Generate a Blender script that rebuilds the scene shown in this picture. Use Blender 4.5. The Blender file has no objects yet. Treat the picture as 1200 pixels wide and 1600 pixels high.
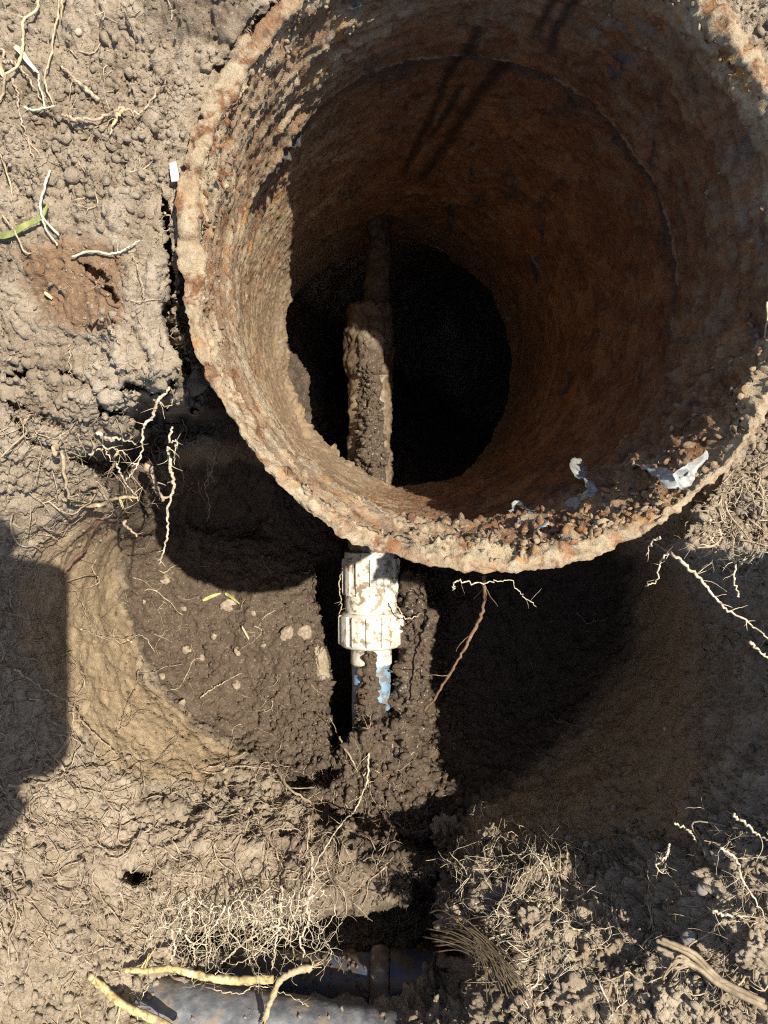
import bpy, math, random
import numpy as np
from mathutils import Vector, Matrix

random.seed(7)
rng = np.random.default_rng(11)
R_ = math.radians

# ------------------------------------------------------------------ camera, sky, sun, exposure
F = 1200.0            # focal length in photo pixels
CAM_Z = 0.36          # lens height over the casing's mouth (metres)
scene = bpy.context.scene
cam_data = bpy.data.cameras.new('camera')
cam_data.sensor_fit = 'VERTICAL'
cam_data.sensor_height = 36.0
cam_data.lens = 36.0 * F / 1600.0
cam_data.clip_start = 0.004
cam_data.clip_end = 200
cam = bpy.data.objects.new('camera', cam_data)
cam.location = (0, 0, CAM_Z)
scene.collection.objects.link(cam)
scene.camera = cam

SUN_AZ = R_(17.0)      # direction towards the sun in the picture plane (0 = right, 90 = up)
SUN_EL = R_(66.5)
to_sun = Vector((math.cos(SUN_EL) * math.cos(SUN_AZ), math.cos(SUN_EL) * math.sin(SUN_AZ), math.sin(SUN_EL)))
world = bpy.data.worlds.new('World')
scene.world = world
world.use_nodes = True
nt = world.node_tree
sky = nt.nodes.new('ShaderNodeTexSky')
sky.sky_type = 'NISHITA'
sky.sun_disc = False
sky.sun_elevation = SUN_EL
sky.sun_rotation = R_(90) - SUN_AZ
nt.links.new(sky.outputs[0], nt.nodes['Background'].inputs[0])
nt.nodes['Background'].inputs[1].default_value = 0.105
sun_data = bpy.data.lights.new('sun', 'SUN')
sun_data.energy = 4.6
sun_data.angle = R_(0.53)
sun_data.color = (1.0, 0.95, 0.86)
sun = bpy.data.objects.new('sun', sun_data)
sun.rotation_euler = to_sun.to_track_quat('Z', 'Y').to_euler()
scene.collection.objects.link(sun)
scene.view_settings.view_transform = 'Standard'
scene.view_settings.look = 'None'
scene.view_settings.exposure = 0.95
scene.view_settings.gamma = 1.0
scene.cycles.use_denoising = False
scene.cycles.use_adaptive_sampling = True
scene.cycles.adaptive_threshold = 0.006
scene.cycles.filter_width = 1.15
scene.cycles.max_bounces = 5
scene.cycles.diffuse_bounces = 3
scene.cycles.glossy_bounces = 2
scene.cycles.transmission_bounces = 3

# ------------------------------------------------------------------ helpers
def W(px, py, d):
    """point at depth d below the lens whose place on the plan is read off the photo"""
    return Vector(((px - 600) * d / F, (800 - py) * d / F, CAM_Z - d))

def _hash(ix, iy, iz, seed):
    h = (ix.astype(np.uint32) * np.uint32(374761393) + iy.astype(np.uint32) * np.uint32(668265263)
         + iz.astype(np.uint32) * np.uint32(2147483647 & 0x7feb352d) + np.uint32((seed * 974711) & 0xffffffff))
    h ^= h >> np.uint32(15); h *= np.uint32(0x85ebca6b)
    h ^= h >> np.uint32(13); h *= np.uint32(0xc2b2ae35)
    h ^= h >> np.uint32(16)
    return h

def _rnd(ix, iy, iz, seed):
    return _hash(ix, iy, iz, seed).astype(np.float32) * np.float32(1 / 4294967295.0)

def vnoise(p, freq, seed=0):
    """smooth value noise, about -1..1"""
    q = p * freq + 1000.0
    i = np.floor(q).astype(np.int64); f = (q - i).astype(np.float32)
    u = f * f * f * (f * (f * 6 - 15) + 10)
    out = 0
    for dx in (0, 1):
        wx = u[..., 0] if dx else 1 - u[..., 0]
        for dy in (0, 1):
            wy = u[..., 1] if dy else 1 - u[..., 1]
            for dz in (0, 1):
                wz = u[..., 2] if dz else 1 - u[..., 2]
                out = out + wx * wy * wz * _rnd(i[..., 0] + dx, i[..., 1] + dy, i[..., 2] + dz, seed)
    return out * 2 - 1

def fbm(p, freq, octs=4, seed=0, gain=0.5):
    a, s, out = 1.0, 0.0, 0
    for k in range(octs):
        out = out + a * vnoise(p, freq * 2.03 ** k, seed + 17 * k)
        s += a; a *= gain
    return out / s

def worley(p, freq, seed=0):
    """F1, F2 and a random value of the nearest cell"""
    q = p * freq + 1000.0
    b = np.floor(q - 0.5).astype(np.int64)
    F1 = np.full(q.shape[:-1], 9.0, np.float32); F2 = F1.copy(); C = np.zeros_like(F1)
    for dx in (0, 1):
        for dy in (0, 1):
            for dz in (0, 1):
                cx, cy, cz = b[..., 0] + dx, b[..., 1] + dy, b[..., 2] + dz
                jx = 0.15 + 0.7 * _rnd(cx, cy, cz, seed); jy = 0.15 + 0.7 * _rnd(cx, cy, cz, seed + 1); jz = 0.15 + 0.7 * _rnd(cx, cy, cz, seed + 2)
                dd = np.sqrt((q[..., 0] - cx - jx) ** 2 + (q[..., 1] - cy - jy) ** 2 + (q[..., 2] - cz - jz) ** 2).astype(np.float32)
                closer = dd < F1
                F2 = np.where(closer, F1, np.minimum(F2, dd))
                C = np.where(closer, _rnd(cx, cy, cz, seed + 3), C)
                F1 = np.where(closer, dd, F1)
    return F1, F2, C

def sstep(a, b, x):
    t = np.clip((x - a) / (b - a), 0, 1)
    return t * t * (3 - 2 * t)

def sdf_poly(PX, PY, poly):
    """signed distance (positive inside), same units as the polygon"""
    n = len(poly)
    best = np.full(PX.shape, 1e9, np.float32); inside = np.zeros(PX.shape, bool)
    for k in range(n):
        x0, y0 = poly[k]; x1, y1 = poly[(k + 1) % n]
        ex, ey = x1 - x0, y1 - y0
        t = np.clip(((PX - x0) * ex + (PY - y0) * ey) / (ex * ex + ey * ey), 0, 1)
        best = np.minimum(best, (PX - x0 - t * ex) ** 2 + (PY - y0 - t * ey) ** 2)
        if y0 != y1:
            cond = ((y0 > PY) != (y1 > PY)) & (PX < (x1 - x0) * (PY - y0) / (y1 - y0) + x0)
            inside ^= cond
    dist = np.sqrt(best)
    return np.where(inside, dist, -dist)

def dist_line(PX, PY, pts):
    best = np.full(PX.shape, 1e9, np.float32)
    for (x0, y0), (x1, y1) in zip(pts[:-1], pts[1:]):
        ex, ey = x1 - x0, y1 - y0
        t = np.clip(((PX - x0) * ex + (PY - y0) * ey) / (ex * ex + ey * ey + 1e-9), 0, 1)
        best = np.minimum(best, (PX - x0 - t * ex) ** 2 + (PY - y0 - t * ey) ** 2)
    return np.sqrt(best)

def link(o):
    scene.collection.objects.link(o); return o

def np_mesh(name, co, quads, mat, smooth=True, attrs=None):
    me = bpy.data.meshes.new(name)
    co = np.ascontiguousarray(co, np.float32); quads = np.ascontiguousarray(quads, np.int32)
    k = quads.shape[1]
    me.vertices.add(len(co)); me.vertices.foreach_set('co', co.ravel())
    me.loops.add(quads.size); me.loops.foreach_set('vertex_index', quads.ravel())
    me.polygons.add(len(quads)); me.polygons.foreach_set('loop_start', np.arange(0, quads.size, k, dtype=np.int32))
    me.update(calc_edges=True)
    if smooth:
        me.polygons.foreach_set('use_smooth', np.ones(len(quads), bool))
    for an, av in (attrs or {}).items():
        a = me.attributes.new(an, 'FLOAT', 'POINT'); a.data.foreach_set('value', np.ascontiguousarray(av, np.float32).ravel())
    if mat: me.materials.append(mat)
    return me

def grid_quads(ni, nj, wrap_j=False):
    I, J = np.meshgrid(np.arange(ni - 1), np.arange(nj if wrap_j else nj - 1), indexing='ij')
    J2 = (J + 1) % nj
    return np.stack([I * nj + J, I * nj + J2, (I + 1) * nj + J2, (I + 1) * nj + J], -1).reshape(-1, 4)

def tag(o, label, cat, group=None, kind=None):
    o['label'] = label; o['category'] = cat
    if group: o['group'] = group
    if kind: o['kind'] = kind
    return o

def obj(name, me, parent=None):
    o = bpy.data.objects.new(name, me); link(o)
    if parent: o.parent = parent
    return o

def empty(name, loc):
    o = bpy.data.objects.new(name, None); o.location = loc; o.empty_display_size = 0.01
    return link(o)

def part(name, me, root):
    """mesh given in world space, parented to a thing's Empty"""
    o = obj(name, me, root)
    o.matrix_parent_inverse = Matrix.Translation(-root.location)
    return o

# ------------------------------------------------------------------ materials
class Mat:
    def __init__(s, name):
        s.m = bpy.data.materials.new(name); s.m.use_nodes = True
        s.n = s.m.node_tree.nodes; s.l = s.m.node_tree.links
        s.b = s.n['Principled BSDF']
        s.tc = s.n.new('ShaderNodeTexCoord')
        s.b.inputs['Specular IOR Level'].default_value = 0.25
    def noise(s, scale, detail=5, rough=0.6, dist=0.0, stretch=None):
        t = s.n.new('ShaderNodeTexNoise'); t.inputs['Scale'].default_value = scale; t.inputs['Detail'].default_value = detail
        t.inputs['Roughness'].default_value = rough; t.inputs['Distortion'].default_value = dist
        src = s.tc.outputs['Object']
        if stretch:
            mp = s.n.new('ShaderNodeMapping'); mp.inputs['Scale'].default_value = stretch
            s.l.new(src, mp.inputs[0]); src = mp.outputs[0]
        s.l.new(src, t.inputs['Vector']); return t.outputs['Fac']
    def vor(s, scale, feature='F1'):
        t = s.n.new('ShaderNodeTexVoronoi'); t.inputs['Scale'].default_value = scale; t.feature = feature
        s.l.new(s.tc.outputs['Object'], t.inputs['Vector']); return t.outputs['Distance']
    def attr(s, name):
        t = s.n.new('ShaderNodeAttribute'); t.attribute_name = name; return t.outputs['Fac']
    def ramp(s, fac, stops):
        r = s.n.new('ShaderNodeValToRGB'); e = r.color_ramp.elements
        while len(e) < len(stops): e.new(0.5)
        for k, (p, c) in enumerate(stops):
            e[k].position = p; e[k].color = (*c, 1) if len(c) == 3 else c
        s.l.new(fac, r.inputs[0]); return r.outputs[0]
    def step(s, fac, a, b):
        m = s.n.new('ShaderNodeMapRange'); m.interpolation_type = 'SMOOTHSTEP'
        m.inputs[1].default_value = a; m.inputs[2].default_value = b
        s.l.new(fac, m.inputs[0]); return m.outputs[0]
    def math(s, op, a, b):
        m = s.n.new('ShaderNodeMath'); m.operation = op
        for k, v in enumerate((a, b)):
            if isinstance(v, (int, float)): m.inputs[k].default_value = v
            else: s.l.new(v, m.inputs[k])
        return m.outputs[0]
    def mix(s, fac, a, b, blend='MIX'):
        m = s.n.new('ShaderNodeMix'); m.data_type = 'RGBA'; m.blend_type = blend
        for k, v in ((0, fac), (6, a), (7, b)):
            if isinstance(v, (int, float)): m.inputs[k].default_value = v
            elif isinstance(v, tuple): m.inputs[k].default_value = (*v, 1)
            else: s.l.new(v, m.inputs[k])
        return m.outputs[2]
    def color(s, c):
        if isinstance(c, tuple): s.b.inputs['Base Color'].default_value = (*c, 1)
        else: s.l.new(c, s.b.inputs['Base Color'])
    def rough(s, r):
        if isinstance(r, (int, float)): s.b.inputs['Roughness'].default_value = r
        else: s.l.new(r, s.b.inputs['Roughness'])
    def bump(s, h, strength=0.5, dist=0.001):
        b = s.n.new('ShaderNodeBump'); b.inputs['Strength'].default_value = strength; b.inputs['Distance'].default_value = dist
        s.l.new(h, b.inputs['Height']); s.l.new(b.outputs[0], s.b.inputs['Normal'])

def soil_material():
    M = Mat('soil')
    big = M.noise(22, 4); mid = M.noise(130, 5); fine = M.noise(700, 4, 0.7)
    top = M.ramp(M.mix(0.45, big, mid), [(0.33, (0.215, 0.158, 0.102)), (0.5, (0.36, 0.284, 0.195)), (0.65, (0.48, 0.395, 0.285))])
    clay = M.ramp(mid, [(0.3, (0.38, 0.27, 0.155)), (0.7, (0.53, 0.395, 0.24))])
    mud = M.ramp(M.mix(0.5, mid, fine), [(0.3, (0.075, 0.052, 0.033)), (0.55, (0.125, 0.09, 0.06)), (0.75, (0.20, 0.15, 0.105))])
    stain = M.ramp(mid, [(0.3, (0.19, 0.105, 0.05)), (0.7, (0.29, 0.17, 0.09))])
    c = M.mix(M.attr('clay'), top, clay)
    c = M.mix(M.attr('stain'), c, stain)
    c = M.mix(M.attr('mud'), c, mud)
    # speckle of pale grit and dark humus
    c = M.mix(M.math('MULTIPLY', M.step(M.noise(520, 3, 0.6), 0.60, 0.70), 0.6), c, (0.46, 0.38, 0.28))
    c = M.mix(M.math('MULTIPLY', M.step(M.noise(300, 3, 0.6), 0.60, 0.72), 0.55), c, (0.085, 0.058, 0.038))
    M.color(c)
    wet = M.math('MULTIPLY', M.attr('wet'), M.step(M.noise(160, 3), 0.35, 0.6))
    M.rough(M.math('SUBTRACT', 0.95, M.math('MULTIPLY', wet, 0.6)))
    M.l.new(M.math('MULTIPLY', M.math('MULTIPLY', wet, M.step(M.noise(75, 3, .5), .50, .62)), 0.7), M.b.inputs['Coat Weight']); M.b.inputs['Coat Roughness'].default_value = 0.24
    M.bump(M.mix(0.5, M.noise(520, 6, 0.75), M.noise(1300, 3, 0.7)), 0.9, 0.0032)
    return M.m

def rust_material():
    M = Mat('rusty_iron')
    a = M.noise(45, 6, 0.65, 0.6); b = M.noise(190, 5, 0.65, 0.4); f = M.noise(900, 4, 0.7)
    base = M.ramp(M.mix(0.3, M.mix(0.5, a, b), f), [(0.32, (0.03, 0.017, 0.011)), (0.43, (0.12, 0.055, 0.026)), (0.52, (0.23, 0.105, 0.045)), (0.62, (0.34, 0.175, 0.085)), (0.74, (0.42, 0.29, 0.18))])
    grime = M.ramp(b, [(0.3, (0.15, 0.105, 0.07)), (0.7, (0.30, 0.225, 0.155))])
    c = M.mix(M.step(M.noise(30, 6, 0.7, 0.8), 0.50, 0.62), base, grime)
    c = M.mix(M.step(M.noise(26, 4, 0.6, 1.2, (1, 1, .45)), 0.58, 0.68), c, M.ramp(b, [(0.3, (0.035, 0.03, 0.035)), (0.7, (0.11, 0.095, 0.09))]))
    orange = M.math('MULTIPLY', M.step(M.noise(30, 5, 0.65, 0.5), 0.53, 0.63), M.step(f, 0.35, 0.6))
    c = M.mix(M.math('MULTIPLY', orange, 0.75), c, (0.42, 0.16, 0.035))
    # caked soil: pale on the mouth, tan near the foot
    pale = M.ramp(M.mix(0.5, b, f), [(0.3, (0.27, 0.19, 0.105)), (0.5, (0.44, 0.34, 0.21)), (0.7, (0.57, 0.48, 0.34))])
    dirtn = M.math('MULTIPLY', M.attr('dirt'), M.step(M.noise(85, 6, 0.7, .5), 0.36, 0.52))
    c = M.mix(dirtn, c, pale)
    c = M.mix(M.math('MULTIPLY', M.math('MULTIPLY', M.step(M.noise(44, 6, .7, .8), 0.56, 0.66), M.attr('dirt')), 0.8), c, (0.46, 0.22, 0.055))
    c = M.mix(M.attr('mud'), c, M.ramp(b, [(0.3, (0.21, 0.145, 0.085)), (0.7, (0.37, 0.265, 0.165))]))
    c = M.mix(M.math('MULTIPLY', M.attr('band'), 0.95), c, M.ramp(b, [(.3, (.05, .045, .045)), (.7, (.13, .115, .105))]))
    c = M.mix(M.attr('seam'), c, (.36, .29, .21))
    c = M.mix(M.math('MULTIPLY', M.attr('streak'), 0.75), c, (0.020, 0.013, 0.009))
    M.color(c)
    shine = M.step(M.noise(240, 3, .6), 0.6, 0.72)
    M.rough(M.math('SUBTRACT', 0.93, M.math('MULTIPLY', shine, 0.3)))
    M.bump(M.mix(0.5, M.noise(600, 6, .75), M.noise(1500, 3, .7)), 0.9, 0.0026)
    return M.m

def simple(name, stops, scale=300, rough=0.85, bump=0.3, dist=0.0005, detail=4, stretch=None, spec=0.25, dirt=None):
    M = Mat(name)
    f = M.noise(scale, detail, 0.6, 0, stretch)
    c = M.ramp(f, stops)
    if dirt:
        c = M.mix(M.math('MULTIPLY', M.step(M.noise(dirt[1], 5, 0.65), dirt[2], dirt[3]), dirt[4] if len(dirt) > 4 else 1.0), c, dirt[0])
    M.color(c); M.rough(rough); M.b.inputs['Specular IOR Level'].default_value = spec
    M.bump(M.noise(scale * 2.5, 4, .65), bump, dist)
    return M.m

SOIL = soil_material()
RUST = rust_material()
ROOT = simple('pale_root', [(0.3, (0.24, 0.17, 0.10)), (0.5, (0.38, 0.295, 0.19)), (0.7, (0.52, 0.43, 0.30))], 300, dirt=((0.22, 0.16, 0.10), 330, .50, .62, .8))
ROOT_WHITE = simple('white_root', [(0.3, (0.32, 0.245, 0.15)), (0.5, (0.52, 0.435, 0.30)), (0.7, (0.66, 0.585, 0.45))], 300, dirt=((0.27, 0.20, 0.125), 330, .52, .62, .8))
ROOT_BROWN = simple('brown_root', [(0.3, (0.13, 0.075, 0.042)), (0.7, (0.27, 0.17, 0.10))], 260)
ROOT_DIRTY = simple('soil_coloured_root', [(0.3, (0.20, 0.14, 0.09)), (0.5, (0.33, 0.25, 0.17)), (0.7, (0.48, 0.38, 0.27))], 200)
STRAW = simple('dry_straw', [(0.3, (0.28, 0.20, 0.105)), (0.5, (0.42, 0.33, 0.19)), (0.7, (0.54, 0.45, 0.29))], 240, 0.6, dirt=((0.26, 0.19, 0.11), 260, .52, .64, .7))
STRAW_SHADE = simple('shade_toned_stalk', [(0.3, (0.15, 0.115, 0.07)), (0.5, (0.26, 0.20, 0.125)), (0.7, (0.36, 0.29, 0.19))], 160, 0.7)  # darker copy of the straw colour, standing in for shade on the stalk
RHIZ = simple('yellow_rhizome', [(0.3, (0.36, 0.25, 0.10)), (0.5, (0.52, 0.40, 0.18)), (0.7, (0.62, 0.52, 0.30))], 150, 0.55, dirt=((0.22, 0.155, 0.09), 190, 0.50, 0.60, .85))
GREEN = simple('green_blade', [(0.3, (0.15, 0.17, 0.045)), (0.5, (0.27, 0.28, 0.09)), (0.7, (0.42, 0.39, 0.18))], 110, 0.5)
GREYSTRAW = simple('grey_green_straw', [(0.3, (0.34, 0.34, 0.23)), (0.7, (0.54, 0.53, 0.39))], 150, 0.6)
REDTWIG = simple('reddish_twig', [(0.3, (0.10, 0.052, 0.034)), (0.55, (0.165, 0.09, 0.06)), (0.75, (0.30, 0.21, 0.145))], 160, 0.7)
WHITE = simple('white_chip', [(0.3, (0.55, 0.52, 0.45)), (0.7, (0.74, 0.72, 0.66))], 200, 0.6)
PEBBLE = simple('pebble', [(0.3, (0.30, 0.235, 0.165)), (0.7, (0.46, 0.37, 0.27))], 180, 0.8)
DULLPEB = simple('muddy_pebble', [(0.3, (0.16, 0.118, 0.078)), (0.55, (0.27, 0.21, 0.145)), (0.75, (0.40, 0.32, 0.23))], 300, 0.85)
PVC = simple('muddy_white_plastic', [(0.3, (0.46, 0.41, 0.31)), (0.5, (0.60, 0.56, 0.45)), (0.7, (0.68, 0.65, 0.55))], 130, 0.5, 0.5, .0008, spec=0.4, dirt=((0.20, 0.14, 0.08), 110, 0.50, 0.60, 0.9))
BLUE = simple('blue_plastic', [(0.3, (0.13, 0.22, 0.31)), (0.7, (0.22, 0.33, 0.43))], 60, 0.4, 0.1, spec=0.45, dirt=((0.16, 0.12, 0.08), 130, 0.46, 0.60, .85))
WETMUD = simple('wet_mud', [(0.3, (0.10, 0.07, 0.042)), (0.55, (0.19, 0.135, 0.085)), (0.75, (0.28, 0.21, 0.14))], 170, 0.4, 0.5, 0.001, spec=0.5)
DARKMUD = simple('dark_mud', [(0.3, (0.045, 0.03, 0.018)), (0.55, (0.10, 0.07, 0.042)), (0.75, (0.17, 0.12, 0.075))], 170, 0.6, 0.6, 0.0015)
BLACKP = simple('weathered_black_plastic', [(0.3, (0.065, 0.067, 0.07)), (0.5, (0.13, 0.132, 0.134)), (0.7, (0.23, 0.228, 0.222))], 90, 0.6, 0.6, .001, spec=0.3, dirt=((0.25, 0.19, 0.13), 48, 0.50, 0.62, 0.8))
BLUEGREY_SHADE = simple('blue_grey_plastic_shade', [(0.3, (0.028, 0.035, 0.048)), (0.7, (0.06, 0.075, 0.10))], 60, 0.4, 0.2, spec=0.3, dirt=((0.085, 0.06, 0.04), 70, 0.43, 0.53, 0.92))  # base colour darkened to stand in for shade; mud patches over it
FILM = simple('grey_plastic_film', [(0.3, (0.20, 0.20, 0.18)), (0.5, (0.31, 0.31, 0.28)), (0.7, (0.44, 0.44, 0.41))], 190, 0.45, 0.5, spec=0.4, dirt=((0.24, 0.19, 0.13), 130, 0.50, 0.62, 0.75))
FILM.node_tree.nodes['Principled BSDF'].inputs['Alpha'].default_value = .84
HUSK = simple('brown_fibre', [(0.3, (0.05, 0.034, 0.02)), (0.7, (0.15, 0.11, 0.065))], 260)
SKIN = simple('skin', [(0.3, (0.48, 0.29, 0.21)), (0.7, (0.58, 0.37, 0.28))], 60, 0.55)
PHONE = simple('phone_case', [(0.3, (0.02, 0.02, 0.022)), (0.7, (0.035, 0.035, 0.04))], 60, 0.5)

# ------------------------------------------------------------------ casing geometry (needed by the ground too)
OVAL = 1.06           # the old casing is slightly out of round
C0 = np.array(W(775, 370, CAM_Z)); C1 = np.array(W(640, 545, 0.78))
AX = (C1 - C0)
R_OUT, R_IN = 0.150, 0.1415

# ------------------------------------------------------------------ the ground
step = 2.1
def expand(lo, hi):
    g = list(np.arange(lo, hi + 0.1, step))
    s = step
    a, b = lo, hi
    left, right = [], []
    while b < 26000:
        s = min(s * 1.16, 1500); a -= s; b += s
        left.append(a); right.append(b)
    return np.array(left[::-1] + g + right, np.float32), len(left)
GX, NX0 = expand(-140, 1340)
GY, NY0 = expand(-140, 1740)
PX, PY = np.meshgrid(GX, GY, indexing='xy')       # rows = y

CP = [(-150,-150,.372),(100,-100,.37),(300,-50,.37),(60,60,.374),(200,150,.372),(300,150,.372),(60,300,.376),(240,300,.373),
 (260,450,.375),(100,450,.378),(0,450,.380),(150,560,.383),(280,600,.383),(0,600,.395),(120,640,.393),(190,640,.392),(250,612,.386),
 (180,700,.44),(255,660,.47),(310,680,.50),(250,720,.60),(320,730,.68),(300,800,.80),(400,800,.84),
 (-150,600,.40),(-150,800,.41),(0,700,.415),(60,740,.435),(100,720,.43),(60,820,.48),(130,800,.50),(180,800,.57),
 (-150,1000,.42),(0,900,.50),(0,1050,.50),(0,1200,.50),(90,900,.56),(90,1050,.57),(100,1180,.56),(140,880,.64),(160,1000,.68),(185,1080,.69),(235,1135,.69),(300,1190,.68),
 (190,860,.77),(197,950,.79),(240,1050,.79),(310,1120,.79),(360,1165,.78),(300,900,.81),(400,950,.81),(350,1050,.81),(450,1000,.80),(480,1100,.79),(430,1180,.78),
 (560,1000,.87),(560,880,.90),(520,900,.86),
 (720,950,.88),(850,950,.90),(800,1100,.88),(950,950,.88),(700,1200,.82),(980,900,.86),(985,1000,.83),(940,1080,.83),(880,1140,.82),(820,1200,.80),(720,1290,.75),
 (1050,950,.69),(1100,1000,.60),(1050,1100,.66),(1000,1150,.70),(1000,1250,.64),(1100,1200,.56),(1150,1050,.52),(1200,950,.455),(1200,1100,.46),(1200,1250,.465),(920,1250,.68),(850,1300,.66),(900,1380,.585),(1000,1400,.55),(1100,1350,.50),(1150,1280,.49),
 (1120,850,.415),(1200,800,.385),(1100,790,.395),(1060,840,.42),(1150,885,.46),(1200,875,.42),(1000,890,.85),
 (1250,600,.37),(1180,720,.380),(1210,650,.376),(1230,500,.37),(1150,800,.390),(1240,760,.376),(1300,300,.362),(1350,900,.36),(1340,1150,.365),(1340,1400,.435),(1340,1550,.44),(1250,1400,.45),(1200,1350,.455),(1260,1500,.445),
 (500,1230,.74),(580,1200,.77),(640,1250,.76),(450,1280,.68),(550,1330,.66),(600,1400,.62),(500,1400,.615),(350,1280,.62),(250,1250,.61),(150,1260,.58),(50,1280,.53),(200,1350,.57),(100,1400,.53),(0,1400,.50),(300,1400,.575),(400,1360,.60),(0,1600,.52),(100,1550,.53),(170,1560,.535),(205,1600,.54),(150,1630,.53),(240,1640,.545),(150,1700,.54),
 (300,1460,.62),(450,1470,.68),(600,1470,.68),(400,1520,.66),(550,1530,.66),(700,1520,.64),(300,1600,.572),(450,1630,.566),(380,1640,.56),(600,1600,.58),(660,1600,.545),(720,1610,.53),
 (750,1450,.56),(715,1390,.60),(690,1350,.65),(690,1430,.63),(750,1330,.61),(800,1400,.555),(800,1550,.515),(850,1480,.53),(735,1520,.56),(950,1550,.50),(1000,1500,.51),(1100,1550,.475),(1180,1580,.455),(1180,1480,.45),(900,1700,.49),(600,1750,.57),(300,1700,.58),
 (690,560,1.6),(500,600,.93),(460,470,.93),(450,550,.90),(490,680,.93),(530,740,.95),(560,320,.85),(640,310,.84),(560,390,.95),(640,390,1.05),(720,360,.95),(500,380,.88),(420,500,.86),(790,430,1.1),(845,520,1.1),(840,620,1.1),(790,720,1.1),(700,770,1.0),(650,760,1.0),(400,350,.5),(330,250,.39),(340,400,.40),(350,150,.38),(296,200,.372),(262,300,.373),(258,380,.373),(264,460,.375),(282,540,.379),(345,110,.371),(410,40,.37),(460,-20,.37),(720,620,1.6),(700,470,1.6),(690,690,1.3),(770,560,1.5),(640,250,.7),(900,600,.5),(900,300,.5),(1190,60,.37),(1120,-20,.37),(1275,200,.37),(1292,400,.37),(1262,520,.37),(1000,-110,.37),(800,-130,.37),(620,-110,.37),(550,-80,.37)]
CP += [(1370, y, .372) for y in range(-160, 1101, 90)] + [(-165, y, .374 + .045 * min(1, max(0, (y - 450) / 300))) for y in range(-160, 1601, 120)] + [(x, -165, .371) for x in range(-100, 1400, 100)] + [(x, 1770, .50) for x in range(-100, 1400, 150)]
cp = np.array(CP, np.float64)
def rbf(x, y):
    A = np.sqrt((cp[:, None, 0] - cp[None, :, 0]) ** 2 + (cp[:, None, 1] - cp[None, :, 1]) ** 2)
    n = len(cp); Mx = np.zeros((n + 1, n + 1)); Mx[:n, :n] = A - np.eye(n) * 4; Mx[:n, n] = 1; Mx[n, :n] = 1
    w = np.linalg.solve(Mx, np.append(cp[:, 2], 0))
    out = np.full(x.shape, w[n])
    for k in range(n):
        out += w[k] * np.sqrt((x - cp[k, 0]) ** 2 + (y - cp[k, 1]) ** 2 + 30)
    return out
cgx = np.arange(-160, 1361, 10.0); cgy = np.arange(-160, 1761, 10.0)
cX, cY = np.meshgrid(cgx, cgy)
coarse = rbf(cX, cY)
fx = np.clip((PX - cgx[0]) / 10, 0, len(cgx) - 1.001); fy = np.clip((PY - cgy[0]) / 10, 0, len(cgy) - 1.001)
ix, iy = fx.astype(int), fy.astype(int); tx, ty = fx - ix, fy - iy
D = (coarse[iy, ix] * (1 - tx) + coarse[iy, ix + 1] * tx) * (1 - ty) + (coarse[iy + 1, ix] * (1 - tx) + coarse[iy + 1, ix + 1] * tx) * ty
D = np.maximum(D, .366)
# outside the picture the ground runs on level, with an unseen rise added at right to shade the pit
ox = np.maximum(np.maximum(-140 - PX, PX - 1340), 0); oy = np.maximum(np.maximum(-140 - PY, PY - 1740), 0)
od = np.sqrt(ox ** 2 + oy ** 2)
flat = 0.372 - 0.02 * np.exp(-((PX - 1560) / 190.0) ** 2 - ((PY - 1250) / 250.0) ** 2)
D = D + (flat - D) * sstep(0, 320, od)
bank = sstep(1230, 1420, PX) * np.exp(-((PY - 1180) / 200.0) ** 2)

# noise used to roughen outlines (in plan)
p2 = np.stack([PX / 100.0, PY / 100.0, np.zeros_like(PX)], -1)
wob = (fbm(p2, 2.2, 4, 3) * 16).astype(np.float32)
wob2 = (fbm(p2, 6.0, 3, 9) * 8).astype(np.float32)

def setdepth(poly, depth, soft, rough=1.0, rounding=0):
    global D
    s = sdf_poly(PX, PY, poly) + (wob + wob2) * rough
    m = sstep(-soft * 0.3, soft, s)
    tgt = depth
    if rounding:
        tgt = depth + rounding * (1 - np.sqrt(np.clip(1 - (1 - np.clip(s / 34.0, 0, 1)) ** 2, 0, 1)))
    D = D + (tgt - D) * m

# hollow under the overhang at the left of the casing
setdepth([(345,640),(300,636),(262,628),(222,622),(205,650),(212,676),(150,704),(112,716),(140,740),(185,770),(205,800),(260,830),(420,850),(420,700)], np.maximum(D + 0.02, 0.60), 26, 0.5)
setdepth([(1036,856),(1080,800),(1135,730),(1190,640),(1340,600),(1340,880),(1200,878),(1130,868),(1080,860)], 0.384, 16, 0.5)
# trench left of the water line
setdepth([(487,870),(560,870),(560,1150),(520,1178),(512,1080),(506,1000),(486,930)], 0.93, 12, 0.5)
# wet mud heaped along the water line
setdepth([(618,880),(665,890),(690,960),(688,1080),(664,1130),(650,1200),(600,1200),(610,1000)], 0.785, 18, 0.5, 0.05)
setdepth([(546,1130),(562,1105),(600,1100),(640,1110),(680,1180),(694,1290),(600,1305),(470,1280),(465,1230),(520,1185)], 0.752, 24, 0.7, 0.05)
setdepth([(470,1320),(560,1300),(640,1330),(650,1400),(560,1425),(470,1415)], 0.64, 60, 1.2, 0.02)
setdepth([(566,1012),(596,1012),(594,1060),(600,1125),(552,1125),(562,1060)], 0.776, 5, 0.2, 0.01)
# mud on the line under the casing
setdepth([(543,520),(560,505),(596,505),(612,520),(610,650),(614,790),(646,806),(556,806),(528,740),(544,690)], 0.768, 14, 0.35, 0.05)
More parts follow.
